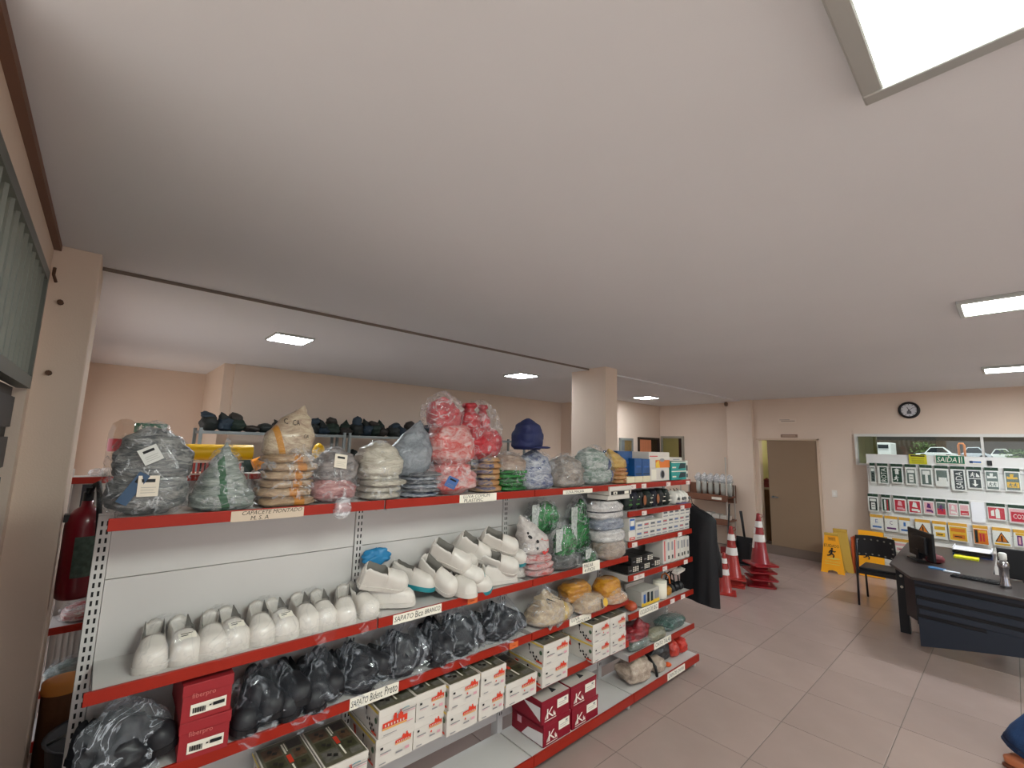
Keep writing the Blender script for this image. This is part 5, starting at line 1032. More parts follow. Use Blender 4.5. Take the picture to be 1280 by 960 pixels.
for i in range(6):
    x = -4.60+i*.13; t = T('glass_item', ('clear wrapped glass item on the brown shelf, first by the teal boxes','clear wrapped glass item on the brown shelf, second','clear wrapped glass item on the brown shelf, third','clear wrapped glass item on the brown shelf, fourth','clear wrapped glass item on the brown shelf, fifth','clear wrapped glass item on the brown shelf, sixth, by the metal post')[i], 'glassware', (x, 9.62, 1.052), 'glass items on the brown shelf')
    part(MB().lathe((x,9.62,1.052), [(0,0),(.04,0),(.055,.12),(.05,.28),(.025,.33),(.03,.36)], 16), 'bottle', M('glass_grey', (168, 168, 160), .15, spec=.8), t); part(MB().blob((x,9.62,1.30), (.075,.07,.2), LUMP, i, .2, 10, nu=14, nv=9), 'wrapping', film('white_film', haze=.35, crease=.4), t)
for i in range(3): simple_box('white_packet', 'white packet on the lower brown shelf, '+('nearest the garment','middle one','by the metal post')[i], -4.45+i*.17, 9.5, .581, -4.30+i*.17, 9.7, .70-.02*i, CW, 'white packets on the lower brown shelf')
# traffic cones
CO = M('cone_red', (140, 18, 28), .42, coat=.2, var=.1, vscale=4); COB = M('cone_band', (226, 222, 218), .35); CO2 = M('cone_orange', (158, 38, 32), .42, coat=.2)
def cone(label, x, y, z, h, rz=0, m=CO, bw=.19):
    t = T('traffic_cone', label, 'cone', (x, y, z), 'red and white traffic cones', rz); rb = h*.165; rt = h*.034
    R1 = lambda q: rb+(rt-rb)*q
    b = MB(); b.prism([(bw*c, bw*s_) for c, s_ in ((-1,-.86),(-.86,-1),(.86,-1),(1,-.86),(1,.86),(.86,1),(-.86,1),(-1,.86))], 0, .022)
    part(b, 'base', m, t, local=True, bevel=.004)
    part(MB().lathe((0,0,.022), [(rb+.02,0),(rb,.012),(R1(.96),h*.93-.022),(rt*.9,h-.024),(rt*.5,h-.022),(rt*.45,h-.05)], 28), 'cone_body', m, t, local=True)
    for a, c in ((.42,.56),(.70,.82)): part(MB().lathe((0,0,.022), [(R1(a)+.0025,h*a),(R1(c)+.0025,h*c)], 28), 'reflective_band', COB, t, local=True)
    part(MB().tube([(rt*.6,0,h-.03),(rt*2.2,.0,h-.01),(rt*2.6,0,h-.05),(rt*1.3,0,h-.07)], .005, 6), 'hook', m, t, local=True)
    return t
for i in range(4): cone(['lowest cone of the tall stack of four','second cone from the floor in the stack of four','third cone from the floor in the stack of four','topmost cone of the tall stack of four, both white bands in full view'][i], -2.70+.01*((i % 2)*2-1), 7.55, .1*i, .75, .5+.12*i)
cone('lower cone of the pair between the tall stack and the small cone', -2.97, 7.22, 0, .75, .3, CO2, .17); cone('upper cone of the pair between the tall stack and the small cone', -2.97, 7.22, .1, .75, .45, CO2, .17)
cone('small single cone nearest the black raincoat', -2.875, 6.72, 0, .55, .4, CO2, .14)
t = T('dustpan', 'black long handled dustpan standing behind the traffic cones', 'dustpan', (-3.32, 8.6, 0))
part(MB().box(-3.45,8.60,.03,-3.18,8.63,.48).box(-3.45,8.48,.03,-3.44,8.6,.4).box(-3.19,8.48,.03,-3.18,8.6,.4).box(-3.45,8.46,0,-3.18,8.63,.03), 'pan', BLACK, t, bevel=.008); part(MB().tube([(-3.31,8.61,.46),(-3.335,8.61,.72),(-3.36,8.61,.92)], [.02,.022,.026], 10), 'handle', BLACK, t)
t = T('broom', 'black handled broom leaning on the metal post of the brown shelf', 'broom', (-3.86, 9.2, 0)); part(MB().cyl((-3.86,9.2,.10), (-3.88,9.40,.93), .016, n=10), 'handle', BLACK, t); part(MB().box(-3.98,9.16,0.0,-3.74,9.24,.12), 'broom_head', M('broom_red', (120, 34, 34), .7), t)
# wet floor signs
YW = M('sign_yellow', (246, 168, 18), .4, coat=.2); YB_ = M('sign_yellow_pale', (198, 160, 66), .5)
def wet(label, x, y, rz, h=.62, front=YW, lean=.13, prints=True):
    t = T('wet_floor_sign', label, 'sign', (x, y, 0), 'yellow wet floor signs', rz)
    for s_ in (-1, 1):
        mb = MB(); n = Vector((0, s_*math.cos(lean), math.sin(lean))); up = Vector((0, -s_*math.sin(lean), math.cos(lean))); o = Vector((0, s_*.10, 0)); w0, w1 = .165, .095
        pts = [(-w0,0),(-w0*.45,0),(-w0*.35,.035),(0,.05),(w0*.35,.035),(w0*.45,0),(w0,0),(w1,h),(-w1,h)]
        for d in (0, .014): mb.v += [tuple(o+Vector((1,0,0))*a+up*b-n*d) for a, b in pts]
        k = len(pts); mb.f = [tuple(range(k)), tuple(range(2*k-1,k-1,-1))]+[(i, i+k, (i+1) % k+k, (i+1) % k) for i in range(k)]
        if s_ > 0: mb.f = [f[::-1] for f in mb.f]
        mb.m = [0]*len(mb.f); mb.s = [False]*len(mb.f)
        p = part(mb, 'panel', front if s_ < 0 else YB_, t, local=True)
        if prints and s_ < 0:
            b = MB(); F = Face(b, o+n*.0008, (1,0,0), up)
            F.rect(-.05,.52,.06,.585,2); F.text('WET', -.04,.535,.05,.57, 0).text('CUIDADO', -.098,.415,.102,.462, 0).rect(-.105,.408,-.10,.47,0).man(0,.24,.17,0).poly([(-.09,.235),(.02,.22),(.12,.24),(.02,.25)], 1).text('PISO MOLHADO', -.1,.17,.11,.2, 1).rect(-.1,.14,.1,.148,1)
            part(b, 'print', [INK, M('sign_faint', (226, 206, 96), .5), M('sign_dark_yellow', (214, 140, 20), .5)], p, local=True)
    part(MB().box(-.1,-.03,h-.02,.1,.03,h+.02), 'hinge', YB_, t, local=True, bevel=.006)
    return t
wet('yellow wet floor sign standing in front by the brown door', -2.19, 9.38, R_(6)); wet('pale yellow wet floor sign right behind the front one', -2.12, 9.64, R_(8), .67, YB_, prints=False)
t = T('wet_floor_sign', 'folded yellow wet floor sign with a black figure leaning on the wall behind the chair', 'sign', (-1.68, 9.55, 0))
mb = MB().obox((-1.70, 9.60, .36), (.33, .02, .72), (R_(-10),0,0)); F = Face(mb, (-1.865, 9.52, .0), (1,0,0), (0,.176,.98), .003)
F.man(.12,.27,.14,1).rect(.05,.1,.2,.12,2); part(mb, 'panel', [YW, INK, M('sign_dark_yellow', (214,140,20))], t); part(MB().obox((-1.70, 9.64, .36), (.33, .018, .72), (R_(-10),0,0)), 'panel', YB_, t)
tag(part(MB().box(-1.97, 9.62, 0, -1.935, 9.92, .58), 'orange_board', M('board_orange', (190, 84, 40), .5), bevel=.003), 'thin orange red board standing on edge against the wall by the wet floor signs', 'board')
# display panel with safety sign cards -----------------------------------
DP = T('display_panel', 'white grooved display panel for safety signs under the long window', 'panel', (-.2, 9.8, 0))
PW = M('panel_white', (214, 212, 208), .5)
for i, (z0, z1) in enumerate(((0,.22),(.22,.44),(.44,.66),(.66,.88),(.88,1.1),(1.1,1.32),(1.32,1.54),(1.54,1.76),(1.76,2.0))): part(MB().box(-1.70, 9.775, z0+.004, 1.3, 9.80, z1-.004), 'board', PW, DP)
part(MB().box(-1.70,9.80,0,1.3,9.825,1.99), 'backing', M('panel_grey', (150, 150, 148), .6), DP)
for z in (1.845, 1.335, .985, .62): part(MB().box(-1.70, 9.757, z-.012, 1.3, 9.775, z+.012), 'rail', M('rail_white', (222, 220, 216), .4), DP)
CP = [M('card_white', (232, 231, 226), .5), M('card_green', (18, 62, 44), .45), M('card_dark', (28, 40, 40), .5), M('card_red', (196, 44, 62), .45), M('card_pink', (226, 170, 176), .5), M('card_blue', (60, 110, 176), .45), M('card_yellow', (226, 178, 50), .45), M('card_orange', (214, 120, 36), .45), M('card_grey', (96, 110, 104), .5), M('card_purple', (96, 40, 110), .45), M('card_lime', (186, 180, 26), .5), INK]
HD = M('card_header_green', (30, 58, 40), .5); HY = M('card_header_yellow', (206, 156, 56), .5)
def card(label, x0, x1, z0, z1, draw, hd=HD, y=9.735, rowg='sign cards', flm=True):
    t = T('safety_sign_card', label, 'sign', ((x0+x1)/2, y, z0), rowg); w_, h = x1-x0, z1-z0
    mb = MB().box(x0, y, z0, x1, y+.008, z1); F = Face(mb, (x0, y, z0), (1,0,0), (0,0,1), .001); F.rect(.008,.008,w_-.008,h-.012,0); draw(F, w_, h); part(mb, 'card', CP, t)
    part(MB().box(x0, y-.002, z1, x1, y+.010, z1+.045), 'header', hd, t)
    part(MB().cyl((x0+w_/2, y+.02, z1+.03), (x0+w_/2, y-.02, z1+.035), .004, n=6), 'hook', GREY, t)
    if flm:
        b = MB(); b.box(x0-.006, y-.012, z0-.05, x1+.006, y-.010, z1); part(b, 'clear_sleeve', glassy('sleeve', (250, 251, 250), .03, .12), t)
def side(txt, a=1):
    def d(F, w_, h): F.rect(w_*.22, h*.06, w_*.9, h*.94, a); F.text(txt, w_*.32, h*.12, w_*.8, h*.88, 0, turn=True)
    return d
def run(F, w_, h): F.rect(w_*.1,h*.08,w_*.9,h*.92,1); F.man(w_*.42,h*.14,h*.34,0); F.poly([(w_*.35,h*.55),(w_*.65,h*.55),(w_*.65,h*.78),(w_*.8,h*.78),(w_*.5,h*.9),(w_*.2,h*.78),(w_*.35,h*.78)],0)
def greyc(a, b): 
    def d(F, w_, h): F.rect(w_*.12,h*.08,w_*.88,h*.9,a); F.rect(w_*.2,h*.68,w_*.8,h*.84,0).rect(w_*.3,h*.14,w_*.7,h*.6,b).rect(w_*.36,h*.44,w_*.64,h*.48,a).rect(w_*.36,h*.28,w_*.64,h*.32,a)
    return d
def arrow(F, w_, h):
    F.rect(w_*.12,h*.06,w_*.9,h*.52,2); F.poly([(w_*.45,h*.48),(w_*.57,h*.48),(w_*.57,h*.26),(w_*.72,h*.26),(w_*.51,h*.12),(w_*.3,h*.26),(w_*.45,h*.26)],0); F.rect(w_*.12,h*.56,w_*.9,h*.94,2); F.man(w_*.4,h*.6,h*.28,0); F.poly([(w_*.6,h*.64),(w_*.85,h*.62),(w_*.85,h*.68),(w_*.65,h*.86)],0)
def two(a, b):
    def d(F, w_, h): F.rect(w_*.08,h*.06,w_*.92,h*.94,a); F.poly([(w_*.15,h*.6),(w_*.85,h*.62),(w_*.8,h*.72),(w_*.55,h*.7),(w_*.6,h*.86),(w_*.35,h*.86),(w_*.35,h*.7),(w_*.15,h*.74)],b); F.rect(w_*.12,h*.18,w_*.88,h*.46,b); F.man(w_*.35,h*.2,h*.22,a).man(w_*.65,h*.2,h*.22,a)
    return d
A1 = 'top row of cards on the display panel'
for lb, x0, x1, z0, d in (('narrow grey sign card first in the top row on the display panel',-1.655,-1.585,1.51,greyc(8,2)),('sign card with sideways white lettering on dark green, second in the top row',-1.555,-1.415,1.51,side('ROTA')),('dark green card with running figure and arrow in the top row',-1.377,-1.23,1.525,run),('grey card with pale square print, fourth in the top row',-1.198,-1.062,1.52,greyc(8,0)),('blue grey card with a white T shaped print in the top row',-1.02,-.875,1.52,lambda F,w_,h: greyc(8,8)(F,w_,h) or F.rect(w_*.4,h*.15,w_*.62,h*.8,0).rect(w_*.2,h*.62,w_*.8,h*.84,0)),('pale grey and white card beside the sideways exit card',-.845,-.692,1.525,lambda F,w_,h: F.rect(w_*.1,h*.3,w_*.9,h*.9,8).rect(w_*.25,h*.1,w_*.85,h*.5,0)),('card reading the word for exit sideways in white on dark green',-.668,-.51,1.475,side('SAIDA',2)),('black card with a white down arrow and a figure on stairs',-.492,-.335,1.52,arrow),('card with white running figures on grey, next to the arrow card',-.302,-.162,1.515,two(8,0)),('card with yellowish white figures on grey, last full card of the top row',-.108,.045,1.52,two(8,6)),('sign card at the frame edge of the top row, green',.09,.24,1.52,run)):
    card(lb, x0, x1, z0, 1.80, d, rowg=A1)
def redc(a, b):
    def d(F, w_, h): F.rect(w_*.1,h*.1,w_*.9,h*.9,a); F.rect(w_*.25,h*.2,w_*.75,h*.36,b).poly([(w_*.3,h*.5),(w_*.7,h*.45),(w_*.62,h*.8),(w_*.4,h*.84)],b).rect(w_*.7,h*.15,w_*.85,h*.3,b)
    return d
def ext(F, w_, h): F.rect(w_*.05,h*.08,w_*.95,h*.92,3); F.rect(w_*.45,h*.15,w_*.68,h*.78,0).poly([(w_*.2,h*.3),(w_*.38,h*.3),(w_*.38,h*.75),(w_*.2,h*.65)],0).rect(w_*.52,h*.78,w_*.62,h*.86,0)
A2 = 'middle row of cards on the display panel'
for lb, x0, x1, z0, d in (('dark blue and white small card first in the middle row',-1.714,-1.578,1.04,greyc(2,0)),('greenish card with a red stripe in the middle row',-1.534,-1.42,1.05,lambda F,w_,h: F.rect(w_*.1,h*.1,w_*.9,h*.9,1).rect(w_*.3,h*.15,w_*.5,h*.85,0).rect(w_*.6,h*.1,w_*.72,h*.85,3)),('red and pink card, first of the red cards in the middle row',-1.379,-1.222,1.07,redc(3,4)),('red card with pale figure, second of the red cards',-1.20,-1.038,1.065,redc(3,0)),('pale pink card with a purple edge',-1.017,-.888,1.08,redc(4,9)),('dark red card with grey top',-.868,-.757,1.085,lambda F,w_,h: F.rect(w_*.08,h*.06,w_*.92,h*.5,3).rect(w_*.08,h*.5,w_*.92,h*.92,8).man(w_*.5,h*.3,h*.5,9)),('plain pale pink card in the middle row',-.734,-.626,1.09,redc(4,0)),('card with a red lower half and pale top',-.612,-.503,1.10,lambda F,w_,h: F.rect(w_*.1,h*.5,w_*.9,h*.9,4).rect(w_*.1,h*.1,w_*.9,h*.45,3).rect(w_*.2,h*.2,w_*.8,h*.25,0)),('red card with a white fire extinguisher picture',-.32,-.138,1.09,ext),('wide red card with white lettering beside the extinguisher card',-.108,.10,1.075,lambda F,w_,h: F.rect(w_*.05,h*.06,w_*.95,h*.94,4).rect(w_*.1,h*.12,w_*.95,h*.75,3).text('CO2', w_*.2,h*.3,w_*.7,h*.6,0))):
    card(lb, x0, x1, z0, 1.285, d, rowg=A2)
part(MB().box(-.485, 9.74, 1.03, -.345, 9.775, 1.325), 'white_plate', M('plate_w', (226, 226, 228), .4), DP)
def esign(a, b, tx):
    def d(F, w_, h): F.rect(w_*.06,h*.06,w_*.94,h*.94,a if a != 5 else 0); F.text(tx, w_*.4,h*.55,w_*.6,h*.85,b).rect(w_*.15,h*.18,w_*.85,h*.32,b)
    return d
def tri(F, w_, h): F.poly([(w_*.12,h*.25),(w_*.88,h*.25),(w_*.5,h*.92)],11).poly([(w_*.2,h*.29),(w_*.8,h*.29),(w_*.5,h*.84)],7).rect(w_*.46,h*.4,w_*.54,h*.68,11).circ(w_*.5,h*.35,w_*.05,11).rect(w_*.08,h*.06,w_*.92,h*.18,6)
def ysign(a, b):
    def d(F, w_, h): F.rect(w_*.05,h*.05,w_*.95,h*.95,a); F.rect(w_*.12,h*.62,w_*.88,h*.85,b).rect(w_*.2,h*.18,w_*.85,h*.45,b).rect(w_*.3,h*.28,w_*.7,h*.35,11)
    return d
A3 = 'lower row of cards on the display panel'
for lb, x0, x1, z0, d, hd in (('white card with a blue letter and blue strip, first in the lower row',-1.703,-1.535,.745,esign(0,5,'E'),HY),('white card with a purple letter and pink strip',-1.514,-1.347,.745,esign(0,9,'C'),HY),('pale blue card behind the tall computer screen',-1.332,-1.195,.74,esign(0,5,'I'),HY),('card with an orange triangle above the computer screen',-1.135,-.957,.74,tri,HY),('yellow and pale card just past the computer screen',-.933,-.772,.722,ysign(0,6),HY),('wide yellow and orange card in the lower row',-.754,-.548,.722,ysign(6,7),HY),('orange card with dark bars in the lower row',-.49,-.335,.717,lambda F,w_,h: F.rect(w_*.04,h*.04,w_*.96,h*.96,7).rect(w_*.1,h*.1,w_*.3,h*.9,2).rect(w_*.42,h*.2,w_*.54,h*.7,3).rect(w_*.62,h*.2,w_*.74,h*.7,3).rect(w_*.35,h*.75,w_*.9,h*.88,6),HY),('white card with a big brown warning triangle',-.293,-.114,.735,tri,HY),('purple and white card with a yellow top at the frame edge',-.088,.02,.75,lambda F,w_,h: F.rect(w_*.3,h*.1,w_*.75,h*.8,9).rect(w_*.2,h*.82,w_*.95,h*.98,6).rect(w_*.42,h*.2,w_*.62,h*.7,4),HY)):
    card(lb, x0, x1, z0, .945, d, hd, rowg=A3)
for lb, x0, x1, z0, d in (('orange topped card hanging lowest, above the chair back',-1.715,-1.50,.43,ysign(7,6)),('second orange topped card hanging lowest, beside the desk edge',-1.437,-1.19,.43,ysign(0,4)),('third lowest card, mostly hidden by the screen',-1.14,-.93,.43,ysign(7,0))): card(lb, x0, x1, z0, .60, d, HY, rowg='lowest row of cards on the display panel')
mb = MB().box(-1.138, 9.745, 1.855, -.926, 9.77, 2.005); F = Face(mb, (-1.138, 9.745, 1.855), (1,0,0), (0,0,1)); F.rect(.02,.12,.19,.14,1).circ(.03,.13,.012,1).circ(.18,.13,.012,1).rect(.03,.08,.18,.09,2).rect(.03,.05,.18,.06,2).rect(.03,.025,.18,.035,2)
tag(part(mb, 'warning_sign', [CP[10], INK, M('faded_olive', (150, 140, 24), .5)]), 'yellow sign with a black top line fixed on the white band below the window', 'sign')
mb = MB().box(-.824, 9.745, 1.875, -.495, 9.77, 2.01); F = Face(mb, (-.824, 9.745, 1.875), (1,0,0), (0,0,1)); F.rect(.006,.008,.323,.127,1).text('SAIDA', .022,.028,.245,.105, 0, slant=.06).poly([(.145,.112),(.155,.112),(.165,.124),(.152,.124)],0).rect(.262,.02,.274,.115,0).rect(.29,.02,.298,.115,0)
tag(part(mb, 'exit_sign', [PAPER, M('exit_green', (14, 96, 66), .45)]), 'green exit sign with white capital letters on the white band below the window', 'sign')
mb = MB().box(-.455, 9.752, 1.885, -.313, 9.772, 1.94); F = Face(mb, (-.455, 9.752, 1.885), (1,0,0), (0,0,1)); F.rect(.004,.02,.13,.045,1).rect(.004,.012,.04,.05,2)
tag(part(mb, 'small_sign', [PAPER, CP[5], M('sign_blue_dark', (30, 60, 96), .5)]), 'small white and blue sign beside the green exit sign', 'sign')
tag(part(MB().box(-.264, 9.75, 1.87, -.215, 9.772, 1.945), 'black_holder', BLACK, bevel=.004), 'small square black holder on the white band, past the green exit sign', 'holder')
# desk ------------------------------------------------------------------
DT = M('desk_top_dark', (58, 50, 48), .38, var=.12, vscale=3); DN = M('desk_blue_black', (40, 46, 58), .42); DK_ = M('desk_black', (24, 24, 28), .4)
D = T('office_desk', 'dark L shaped office desk with a grooved front panel', 'desk', (-.2, 7.0, 0))
part(MB().prism([(-.82,6.38),(1.35,6.14),(1.35,7.2),(-.25,7.3),(-.25,8.8),(-1.13,8.8),(-1.07,6.96)], .715, .742), 'desktop', DT, D, bevel=.006)
part(MB().prism([(-.80,6.43),(1.33,6.19),(1.33,6.21),(-.80,6.45)], .672, .715), 'slat', DN, D)
def fy(x): return 6.43-(x+.80)*.1127
zs = [(.485,.575),(.392,.46),(.30,.368)]
ends = [1.33, -.10, -.30]
for i, (a, b) in enumerate(((.558,.640),(.465,.523),(.378,.430))): part(MB().prism([(-.80+.01*i,fy(-.80)),(1.33,fy(1.33)),(1.33,fy(1.33)+.02),(-.80+.01*i,fy(-.80)+.02)], a, b), 'slat', DN, D, bevel=.005)
part(MB().prism([(-.02,fy(-.02)+.001),(1.33,fy(1.33)+.001),(1.33,fy(1.33)+.02),(-.02,fy(-.02)+.02)], .43, .465), 'slat_filler', DN, D)
part(MB().prism([(-.30,fy(-.30)+.001),(1.33,fy(1.33)+.001),(1.33,fy(1.33)+.02),(-.30,fy(-.30)+.02)], .342, .378), 'slat_filler', DN, D)
pan = MB(); n = 14; 
for d in (0, .02):
    for i in range(n+1):
        x = -.79+2.12*i/n; pan.v.append((x, fy(x)+.003+d, .06+.24*math.sin(min(1, i/n*1.3)*math.pi/2)))
    for i in range(n, -1, -1): x = -.79+2.12*i/n; pan.v.append((x, fy(x)+.003+d, .342))
k = 2*(n+1); pan.f = [tuple(range(k)), tuple(range(2*k-1, k-1, -1))]+[(i, (i+1) % k, (i+1) % k+k, i+k) for i in range(k)]; pan.m = [0]*len(pan.f); pan.s = [False]*len(pan.f)
pan.f[0] = tuple(range(k)); 
part(pan, 'lower_panel', DN, D)
part(MB().prism([(-.80,fy(-.80)+.012),(1.32,fy(1.32)+.012),(1.32,fy(1.32)+.03),(-.80,fy(-.80)+.03)], .27, .715), 'backing', DK_, D)
part(MB().prism([(-.90,6.60),(-.80,6.44),(-.78,6.46),(-.87,6.62)], .30, .715), 'end_cap', DK_, D)
lg = part(MB().box(-1.02,6.95,.0,-.93,7.02,.715), 'leg', DK_, D, bevel=.004)
for z in (.62, .5): part(MB().cyl((-.975,6.95,z), (-.975,6.942,z), .014, n=10), 'bolt', PAPER, lg)
part(MB().box(-1.09,8.68,0,-1.0,8.76,.715), 'leg', DK_, D); part(MB().box(1.2,6.3,0,1.28,7.1,.715), 'leg', DK_, D); part(MB().box(-.36,8.68,0,-.28,8.76,.715), 'leg', DK_, D)
# chair
ch = T('visitor_chair', 'black plastic visitor chair with a perforated back beside the desk', 'chair', (-1.33, 7.9, 0), rz=0)
bkm = MB(); n = 12
for d in (0, .014):
    for z in (.63, .90):
        for i in range(n+1):
            q = -1+2*i/n; bkm.v.append((-1.325+.205*q, 7.72+.035*q*q*-1+.035+d+(.90-z)*.08, z+.012*(1-q*q)))
w_ = n+1
for i in range(n): bkm.f += [(i, i+1, w_+i+1, w_+i), (2*w_+i, 3*w_+i, 3*w_+i+1, 2*w_+i+1), (w_+i, w_+i+1, 3*w_+i+1, 3*w_+i), (i, 2*w_+i, 2*w_+i+1, i+1)]
bkm.f += [(0, w_, 3*w_, 2*w_), (n, 2*w_+n, 3*w_+n, w_+n)]; bkm.m = [0]*len(bkm.f); bkm.s = [False]*len(bkm.f)
bk_ = part(bkm, 'backrest', BLACK, ch)
dots = MB(); F = Face(dots, (-1.325, 7.716, .63), (1,0,0), (0,-.08,1), .002)
for i in range(6):
    q = -1+.4*i
    for zz in (.035, .225): F.o.y = 7.752-.035*q*q; F.circ(.17*q, zz+.01*(1-q*q), .011, 0, 8)
for zz in (.09, .155): F.o.y = 7.728; F.circ(.185, zz, .011, 0, 8)
part(dots, 'back_hole', M('hole_light', (120, 116, 110), .8), bk_, kind='stuff')
part(MB().box(-1.53,7.80,.445,-1.11,8.22,.475), 'seat', BLACK, ch, bevel=.012); part(MB().box(-1.54,7.74,.40,-1.10,7.80,.45).box(-1.54,8.18,.41,-1.10,8.22,.445), 'seat_frame', DK_, ch)
for x in (-1.535, -1.115):
    part(MB().tube([(x,7.70,0),(x,7.73,.45),(x+(.015 if x < -1.3 else -.015),7.74,.88)], .013, 8), 'leg', DK_, ch); part(MB().tube([(x,8.24,0),(x,8.2,.44)], .013, 8), 'leg', DK_, ch)
# things on the desk
mo = T('monitor', 'black computer monitor seen from behind at the back corner of the desk', 'monitor', (-.83, 7.5, .742))
a_ = math.atan2(7.25-7.75, -.70+.97)
part(MB().obox((-.835,7.5,.93), (.57,.03,.32), (0,0,a_)), 'screen', BLACK, mo, bevel=.008); part(MB().obox((-.85,7.49,.93), (.36,.05,.2), (0,0,a_)), 'rear_housing', DK_, mo, bevel=.012)
part(MB().obox((-.86,7.48,.80), (.06,.04,.14), (0,0,a_)), 'stand', DK_, mo); part(MB().obox((-.85,7.49,.748), (.24,.18,.012), (0,0,a_)), 'stand_base', DK_, mo, bevel=.004)
mb = MB(); F = Face(mb, (-.835-.016*abs(math.sin(a_))*1.2-.012, 7.5-.03, .95), (math.cos(a_), math.sin(a_), 0), (0,0,1), .022); F.circ(-.08,.06,.02,0,12); part(mb, 'rear_badge', M('badge_grey', (60, 60, 62), .5), mo)
m2_ = T('monitor', 'large black screen back beside the silver bottle at the frame edge', 'monitor', (.05, 7.1, .742))
part(MB().obox((.08,7.15,.905), (.56,.03,.30), (0,0,.1)), 'screen', BLACK, m2_, bevel=.008); part(MB().obox((.08,7.17,.77), (.07,.05,.06), (0,0,.1)), 'stand', DK_, m2_); part(MB().obox((.08,7.17,.748), (.24,.16,.012), (0,0,.1)), 'stand_base', DK_, m2_)
kb = T('keyboard', 'black keyboard lying near the front of the desk', 'keyboard', (-.35, 6.78, .742)); part(MB().obox((-.33,6.80,.752), (.42,.14,.018), (0,0,-.1)), 'case', BLACK, kb, bevel=.004)
for r in range(4):
    for q in range(13): part(MB().obox((-.33+(-.185+.0308*q)*.995+.1*(-.045+.03*r), 6.80+(-.045+.03*r)-.1*(-.185+.0308*q), .763), (.025,.024,.006), (0,0,-.1)), 'key', DK_, kb)
tr = T('document_tray', 'stack of white and blue document trays on the desk under the orange card', 'tray', (-.45, 8.4, .742))
for i in range(3): part(MB().box(-.62,8.22,.745+.035*i,-.27,8.58,.752+.035*i).box(-.62,8.22,.745+.035*i,-.61,8.58,.77+.035*i).box(-.28,8.22,.745+.035*i,-.27,8.58,.77+.035*i), ('tray_layer'), [M('tray_blue', (44, 70, 120), .4), M('tray_black', (30, 32, 40), .4), M('tray_white', (214, 214, 220), .4)][i], tr)
tag(part(MB().box(-.60,8.0,.7435,-.38,8.16,.765), 'yellow_folder', M('folder_lime', (206, 206, 40), .5)), 'lime yellow folder lying in front of the document trays', 'folder')
tag(part(MB().blob((-.72,7.42,.7425), (.09,.07,.11), LUMP, 3, .15, 9, nu=18, nv=10), 'red_pouch', M('maroon', (92, 30, 36), .6)), 'dark maroon pouch on the desk behind the monitor', 'pouch')
tag(part(MB().box(-.74,7.02,.7425,-.60,7.10,.755,0), 'blue_notepad', M('pad_blue', (70, 116, 160), .5)), 'small blue notepad by the monitor foot', 'notepad'); tag(part(MB().obox((-.55,6.98,.750), (.13,.05,.016), (0,0,-.15)), 'white_case', M('case_white', (206, 212, 222), .4), bevel=.005), 'small white case next to the blue notepad', 'case')
b = T('water_bottle', 'shiny silver water bottle with a white cap on the desk', 'bottle', (-.15, 6.67, .742))
part(MB().lathe((-.15,6.67,.742), [(0,0),(.038,0),(.042,.006),(.042,.03),(.034,.05),(.034,.17),(.042,.19),(.044,.22),(.036,.245),(.022,.26)], 24), 'bottle_body', M('chrome', (176, 176, 180), .16, .95), b); part(MB().lathe((-.15,6.67,1.0), [(.022,0),(.03,.005),(.03,.06),(.02,.07),(0,.07)], 18), 'cap', M('cap_white_p', (226, 226, 222), .4), b)
# ------------------------------------------------------------------ person stepping past the desk, only a trouser leg in the frame
P_ = T('person', 'person in blue jeans and tan shoes stepping past in front of the desk', 'person', (.25, 4.66, 0))
bm = bmesh.new(); sk = bm.verts.layers.skin.verify()
J = [((.33,4.70,.95),.17,.13),((.35,4.70,1.14),.155,.115),((.37,4.70,1.36),.175,.12),((.38,4.70,1.50),.10,.08),((.39,4.70,1.56),.055,.055),((.40,4.70,1.63),.06,.065),((.41,4.70,1.74),.078,.095),((.42,4.70,1.80),.06,.07),
     ((.31,4.61,.86),.105,.10),((.13,4.60,.50),.075,.075),((-.07,4.60,.14),.042,.042),
     ((.36,4.79,.86),.105,.10),((.52,4.80,.49),.075,.075),((.55,4.80,.09),.042,.042),
     ((.37,4.51,1.43),.062,.062),((.31,4.43,1.17),.045,.045),((.40,4.40,.94),.034,.034),
     ((.37,4.89,1.43),.062,.062),((.44,4.97,1.17),.045,.045),((.58,4.97,.99),.034,.034),
     ((-.02,4.60,.05),.045,.04),((.66,4.80,.045),.045,.038)]
vs = [bm.verts.new(p) for p, _, _ in J]
for v, (_, a, c) in zip(vs, J): v[sk].radius = (a, c)
vs[0][sk].use_root = True
for a, c in ((0,1),(1,2),(2,3),(3,4),(4,5),(5,6),(6,7),(0,8),(8,9),(9,10),(0,11),(11,12),(12,13),(3,14),(14,15),(15,16),(3,17),(17,18),(18,19),(10,20),(13,21)): bm.edges.new((vs[a], vs[c]))
